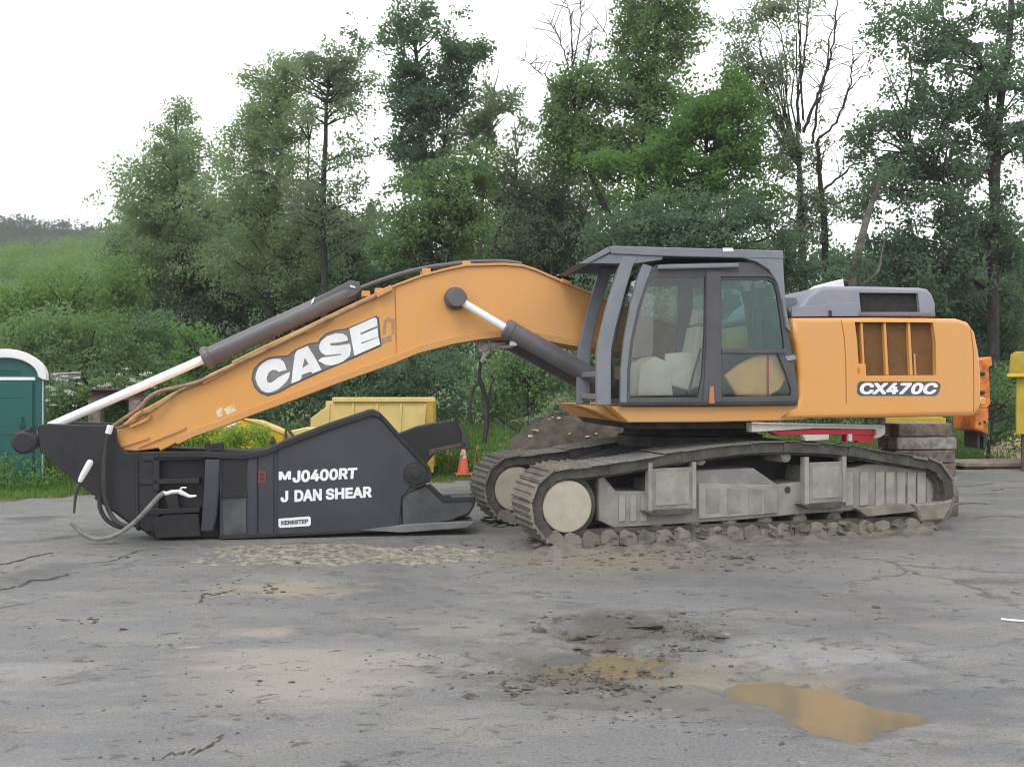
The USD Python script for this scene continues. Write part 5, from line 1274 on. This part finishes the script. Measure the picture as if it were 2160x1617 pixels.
bare_b = [([(1692, 475), (1690, 350), (1687, 280)], .09, .06), ([(1687, 280), (1686, 200), (1695, 110), (1705, 30), (1708, -40)], .05, .012), ([(1692, 285), (1715, 215), (1735, 165), (1750, 110), (1762, 0), (1766, -60)], .05, .012), ([(1735, 475), (1725, 375), (1718, 300)], .08, .055), ([(1718, 300), (1755, 265), (1780, 200), (1792, 140), (1794, 85)], .04, .008), ([(1780, 200), (1825, 145)], .018, .005),
          ([(1718, 300), (1730, 225), (1750, 150), (1765, 60), (1780, 25)], .045, .01), ([(1690, 340), (1650, 265), (1620, 190), (1605, 90), (1590, 20)], .045, .01), ([(1735, 400), (1780, 365), (1815, 320)], .04, .01), ([(1690, 330), (1640, 300), (1610, 250)], .03, .008), ([(1735, 430), (1770, 430), (1800, 410)], .025, .008), ([(1650, 265), (1660, 160), (1640, 60), (1600, 10)], .03, .008), ([(1687, 260), (1680, 130), (1672, 20), (1660, -40)], .035, .008)]
tree('bare_tree', 'nearly leafless tree with many thin dark upright branches behind the cab roof', 28, [([(1698, 780), (1694, 600), (1692, 475), (1690, 350)], .15, .08), ([(1745, 780), (1742, 600), (1735, 475), (1725, 375)], .13, .07)],
     [(1600, 60, 70, 60, .6), (1660, 110, 60, 70, .35), (1620, 200, 50, 70, .6), (1640, 330, 45, 70, .8), (1700, 430, 60, 60, .7), (1570, 150, 50, 70, .7), (1660, 15, 60, 25, .8), (1760, 420, 50, 40, .4), (1720, 300, 40, 60, .25), (1700, 520, 70, 60, 1)], .28, 'leaf_grey', 'bark_dark', R_(10), size=.095, limbs=40, group=G, bare=bare_b)
tree('leaning_tree', 'leaning pale grey trunk rising to the right behind the engine hood', 24, [([(1786, 760), (1795, 600), (1812, 510), (1832, 440), (1850, 390)], .14, .05), ([(1800, 610), (1850, 575), (1870, 530), (1882, 490)], .035, .012)],
     [(1850, 380, 50, 40, .5), (1810, 560, 30, 40, .3), (1765, 590, 40, 40, .8), (1750, 650, 50, 40, .9)], .25, 'leaf_dark', 'bark_grey', R_(11), size=.09, limbs=20, group=G)
tree('deciduous_tree', 'huge dark overhanging tree filling the upper right corner with a black stem', 26, [([(2095, 800), (2090, 500), (2105, 250), (2125, 80), (2130, -60)], .16, .06), ([(2095, 420), (2080, 250), (2075, 120)], .1, .04), ([(2095, 520), (2000, 400), (1920, 330)], .08, .03)],
     [(1900, 60, 80, 50, .7), (1860, 130, 50, 70, .6), (2000, 40, 90, 60, .8), (2090, 60, 80, 70, .8), (1980, 140, 100, 70, .9), (2100, 180, 90, 70, .9), (1900, 230, 90, 60, .9), (2030, 250, 110, 60, 1), (1880, 310, 100, 60, .9), (1990, 340, 110, 60, 1), (2120, 320, 80, 80, 1), (1900, 400, 100, 55, .9), (2040, 430, 120, 60, 1.1), (1930, 490, 100, 55, 1), (2100, 520, 90, 70, 1.1), (1870, 560, 70, 50, .8), (1990, 580, 110, 60, 1.1), (1830, 420, 40, 60, .5)], .3, 'leaf_dark', 'bark_dark', R_(12), size=.11, limbs=120, group=G, gap=.42)
tree('deciduous_tree', 'dark tree with low crown behind the counterweight at the right', 31, [([(2030, 900), (2030, 720), (2025, 560)], .16, .05), ([(2095, 900), (2096, 740), (2090, 600)], .13, .05)],
     [(1960, 620, 100, 60, 1.2), (2080, 630, 110, 70, 1.2), (2010, 690, 110, 50, 1), (2130, 720, 60, 60, 1), (2140, 560, 60, 60, 1), (1880, 620, 60, 50, 1)], .3, 'leaf_dark', 'bark_dark', R_(13), size=.105, group=G)
tree('deciduous_tree', 'dark shaded tree filling the space under the tall light green tree', 37, [([(480, 860), (480, 700), (490, 560)], .18, .05)],
     [(420, 600, 100, 60, 1.1), (530, 600, 110, 60, 1.2), (640, 620, 110, 60, 1.2), (470, 660, 110, 60, 1.1), (590, 680, 110, 60, 1.2), (720, 600, 90, 60, 1.1), (780, 560, 80, 60, 1), (720, 520, 80, 50, .9)], .36, 'leaf_dark', 'bark_dark', R_(14), size=.125, group=G)
tree('deciduous_tree', 'dark low tree behind the top bend of the boom', 35, [([(1130, 860), (1130, 680), (1120, 560)], .16, .05)],
     [(860, 600, 100, 50, 1.1), (970, 580, 100, 50, 1.1), (1080, 560, 80, 50, .9), (1160, 560, 80, 60, .9), (1210, 500, 50, 70, .8), (1180, 430, 50, 60, .6), (1230, 580, 70, 60, 1), (1130, 480, 50, 60, .5)], .34, 'leaf_dark', 'bark_dark', R_(15), size=.12, group=G, gap=.35)

tree('deciduous_tree', 'dark green tree between the pointed tree and the umbrella tree, low in the row', 39, [([(330, 860), (330, 700), (335, 560)], .18, .05)],
     [(300, 520, 70, 60, 1.1), (380, 540, 90, 60, 1.1), (460, 500, 80, 60, 1.1), (540, 520, 80, 60, 1.1), (640, 500, 70, 60, 1), (280, 620, 80, 60, 1), (360, 640, 90, 60, 1), (740, 500, 70, 50, .8)], .4, 'leaf_dark', 'bark_dark', R_(16), size=.13, group=G)
tree('deciduous_tree', 'shady tree right behind the peak of the boom, left of the cab guard', 33, [([(1215, 860), (1215, 680), (1220, 500)], .14, .05), ([(1160, 860), (1165, 680), (1160, 480)], .1, .04)],
     [(1180, 380, 50, 60, .8), (1230, 430, 60, 60, 1), (1150, 440, 60, 60, .8), (1200, 520, 70, 50, .9), (1110, 400, 40, 60, .7), (1120, 520, 60, 50, .8), (1250, 520, 50, 50, .9)], .32, 'leaf_grey', 'bark_grey', R_(17), size=.11, group=G, gap=.38)

# shrubs
GS = 'shrubs along the edge of the wood'


def shrub(label, D, blobs, mat_leaf, rng, size=.09, leaf=.24, per=44, gap=.3):
    u0 = np.mean([b[0] for b in blobs])
    return tree('shrub', label, D, [([(u0, 820 + F * EYE / D), (u0 + 4, np.mean([b[1] for b in blobs]))], .05, .02)], blobs, leaf, mat_leaf, 'bark_dark', rng, size, per, 18, gap, group=GS, category='shrub', dens=1.25)


shrub('broad light green bush with a flat top above the portable toilet', 25, [(130, 690, 110, 40, 1.2), (60, 730, 80, 50, 1), (200, 700, 90, 45, 1.2), (270, 730, 90, 55, 1.1), (150, 770, 120, 50, 1.1), (300, 790, 90, 50, 1), (230, 850, 120, 50, 1), (110, 850, 90, 50, .9)], 'leaf_mid', R_(20))
shrub('bright green young bush just above the barrel of the arm cylinder', 22, [(415, 705, 45, 30, 1.3), (395, 745, 45, 35, 1.3), (440, 735, 45, 30, 1.2), (400, 790, 40, 40, 1.1)], 'leaf_bright', R_(21), size=.08, leaf=.2)
shrub('dark bush under the middle of the boom', 24, [(700, 740, 110, 60, 1), (820, 780, 100, 60, 1.1), (930, 790, 90, 60, 1.1), (650, 800, 90, 50, 1), (760, 850, 110, 50, 1)], 'leaf_dark', R_(22))
shrub('green leafy bush between hanging hoses and cab guard', 22, [(1060, 790, 50, 50, 1.1), (1120, 770, 60, 55, 1.2), (1180, 800, 55, 55, 1.1), (1100, 850, 70, 45, 1.1), (1180, 860, 60, 40, 1), (1020, 840, 45, 50, .9)], 'leaf_mid', R_(23), size=.085)
shrub('dark bush seen through the cab window', 23, [(1380, 680, 90, 60, 1), (1450, 640, 80, 60, 1), (1340, 760, 80, 60, 1), (1480, 720, 80, 60, 1), (1580, 650, 70, 60, 1), (1600, 740, 80, 60, 1), (1260, 650, 60, 70, 1)], 'leaf_dark', R_(24))
shrub('tall weedy bush to the right of the counterweight', 23, [(2110, 820, 50, 50, 1.1), (2130, 880, 50, 50, 1.1), (2070, 900, 40, 45, 1), (2010, 860, 50, 50, .9)], 'leaf_mid', R_(25), size=.085)
shrub('dark bush below the engine hood line behind the machine', 26, [(1720, 700, 70, 60, 1), (1800, 720, 80, 60, 1), (1900, 740, 90, 60, 1), (1780, 800, 110, 60, 1), (1930, 830, 100, 60, 1)], 'leaf_dark', R_(26))
shrub('dark bush low behind the tip of the boom', 26, [(330, 700, 70, 60, 1), (430, 800, 80, 60, .9), (520, 740, 80, 60, 1), (600, 800, 80, 60, 1), (480, 860, 90, 40, .9)], 'leaf_dark', R_(27))
shrub('light green bush on the slope under the hill at the left edge', 30, [(40, 660, 80, 60, 1.1), (120, 620, 80, 50, 1), (220, 640, 70, 60, 1), (10, 740, 70, 60, 1), (260, 600, 50, 60, .9)], 'leaf_hill', R_(28), size=.11, leaf=.3)
shrub('low weeds with pale tips growing on the earth heap', 17.0, [(1195, 858, 40, 16, 2.4), (1240, 864, 45, 18, 2.6), (1290, 872, 50, 18, 2.6), (1160, 876, 25, 12, 1.6), (1120, 895, 20, 10, 1.0), (1220, 885, 60, 12, 1.2)], 'leaf_grey', R_(29), size=.06, leaf=.12)

# a wood that closes the view behind: reads as one mass
wood_c = []
rg = R_(40)
for _ in range(1500):
    x = rg.uniform(-26, 34); y = rg.uniform(40, 50)
    h = 6.0 + 4.0 * meshkit.noise(np.array([x * .18, y * .1, 0]), 5) + (1.5 if x > 2 else 0)
    z = rg.uniform(.2, h)
    if (x / y * F + CX) < 250:
        z *= .35
    wood_c.append((x, y, z))
v, f = leaves(rg, np.array(wood_c), 110, .75, .24, gap=.2, seed=4)
obj('background_wood', (v, f), 'leaf_dark', smooth=False, kind='stuff', label='dark mass of woodland behind the row of trees')

# hills at the left
def hill(d0, d1, x0, x1, ridge, seed, amp, mt, name):
    def z(x, y):
        p = np.stack([x, y, 0 * x], -1)
        k = np.clip((y - d0) / (d1 - d0), 0, 1)
        return ridge(x, y) * k ** .8 + amp * (meshkit.fbm(p * .12, 4, seed) - .5) * np.minimum(1, k * 4) - .3
    g_ = grid_mesh(np.linspace(x0, x1, 110), np.linspace(d0, d1 * 1.3, 60), z)
    obj(name, g_, mt, smooth=True, kind='structure')
    return z


h1 = hill(60, 110, -140, 60, lambda x, y: np.interp(x, [-140, -60, -45, -36, -20, 60], [17, 16, 17, 17.5, 12, 6]), 3, 2.0, 'hill_green', 'hillside')
h2 = hill(170, 260, -330, 160, lambda x, y: np.interp(x, [-330, -135, -110, -95, 0, 160], [46, 44.5, 43, 42, 32, 20]), 6, 3.0, 'hill_far', 'far_ridge')
rg = R_(41)
n = 1500
cx_, cy_ = rg.uniform(-85, -8, n), rg.uniform(61, 112, n)
cc = np.column_stack([cx_, cy_, h1(cx_, cy_) + rg.uniform(.3, 1.6, n)])
v, f = leaves(rg, cc, 100, .95, .23, flat=.8, gap=.15, seed=2)
obj('hillside_wood', (v, f), 'leaf_hill', smooth=False, kind='stuff', label='leafy light green woodland covering the hillside on the left')
n = 1500
cx_, cy_ = rg.uniform(-185, -60, n), rg.uniform(200, 262, n)
cc = np.column_stack([cx_, cy_, h2(cx_, cy_) + rg.uniform(.5, 2.2, n)])
v, f = leaves(rg, cc, 70, 2.1, .6, flat=.8, seed=2)
obj('ridge_wood', (v, f), 'leaf_far', smooth=False, kind='stuff', label='dark woodland on the far ridge at the left')

# grass and weeds along the edge of the yard
rg = R_(50)


def blades(rng, n, xr, band, hmin, hmax, width=.012, dens=None):
    x = rng.uniform(*xr, n)
    y = edge_y(x) + rng.uniform(*band, n) + .3 * (meshkit.fbm(np.stack([x, 0 * x, 0 * x], -1) * 1.2, 2, 3) - .5)
    keep = np.ones(n, bool) if dens is None else dens(x, y)
    x, y = x[keep], y[keep]
    n = len(x)
    h = rng.uniform(hmin, hmax, n) * np.where((x > 9.5) & (y < 25.5), .35, 1) * np.where((np.abs(x + 1) < .75) & (y < 20.2), .2, 1) * np.where((x < -7.2) & (y < 17.6), .45, 1) * (.5 + meshkit.noise(np.stack([x, y, 0 * x], -1) * .9, 6))
    a = rng.uniform(0, 2 * np.pi, n)
    lean = rng.normal(0, .35, (n, 2)) * h[:, None]
    w_ = np.stack([np.cos(a), np.sin(a)], 1) * width
    b = np.column_stack([x, y, np.full(n, -.03)])
    mid = b + np.column_stack([lean * .35, h * .6]); tip = b + np.column_stack([lean, h])
    w3 = np.column_stack([w_, np.zeros(n)])
    v = np.stack([b - w3, b + w3, mid - w3 * .7, mid + w3 * .7, tip], 1).reshape(-1, 3)
    k = np.arange(n)[:, None] * 5
    return v, np.vstack([k + [0, 1, 3], k + [0, 3, 2], k + [2, 3, 4]])


v, f = blades(rg, 52000, (-12, 15), (-.1, 7), .08, .4)
obj('grass', (v, f), 'grass_blade', smooth=False, kind='stuff', label='rough green grass along the far edge of the asphalt')
v, f = blades(rg, 16000, (-12, 15), (1.2, 7), .3, 1.0, .014)
obj('tall_weeds', (v, f), 'grass_blade', smooth=False, kind='stuff', label='tall weeds standing behind the grass verge')
n = 1500
x = rg.uniform(-11, 15, n); y = edge_y(x) + rg.uniform(.8, 6, n)
cc = np.column_stack([x, y, rg.uniform(.1, .6, n)])
v, f = leaves(rg, cc, 26, .16, .07, gap=.1)
obj('leafy_weeds', (v, f), 'leaf_bright', smooth=False, kind='stuff', label='leafy undergrowth between the grass and the trees')
n = 110
cc = np.array([at(rg.uniform(370, 560), rg.uniform(905, 960), 16.9) + [0, rg.uniform(-.3, .3), 0] for _ in range(n)])
v, f = leaves(rg, cc, 50, .12, .06, gap=.05)
obj('yellow_green_weeds', (v, f), 'weed_yellow', smooth=False, kind='stuff', label='yellow green weeds under the boom tip behind the shear')
cc = np.array([at(rg.uniform(95, 330), rg.normal(815, 22), 20.2) for _ in range(46)])
v, f = leaves(rg, cc, 26, .06, .032, flat=.4)
obj('white_blossom', (v, f), 'flower_white', smooth=False, kind='stuff', label='white blossom clusters on the weeds beside the portable toilet')
cc = np.array([at(rg.uniform(95, 400), rg.uniform(800, 930), 20.4) for _ in range(160)])
v, f = leaves(rg, cc, 60, .16, .08, gap=.1)
obj('flowering_weeds', (v, f), 'leaf_mid', smooth=False, kind='stuff', label='leafy weeds carrying white blossom beside the portable toilet')

# ------------------------------------------------------------------ thin summer haze
M['air'] = usdkit.material(stage, '/World/Looks/air', {'v': ('principled_volume', {'color': (.93, .95, .97), 'density': .0005, 'anisotropy': .3})}, volume='v.volume')
obj('haze', trimesh.creation.box(bounds=[(-420, -60, -1.3), (260, 420, 66)]), 'air', smooth=False, kind='stuff', label='thin pale summer haze over the yard and the hills')
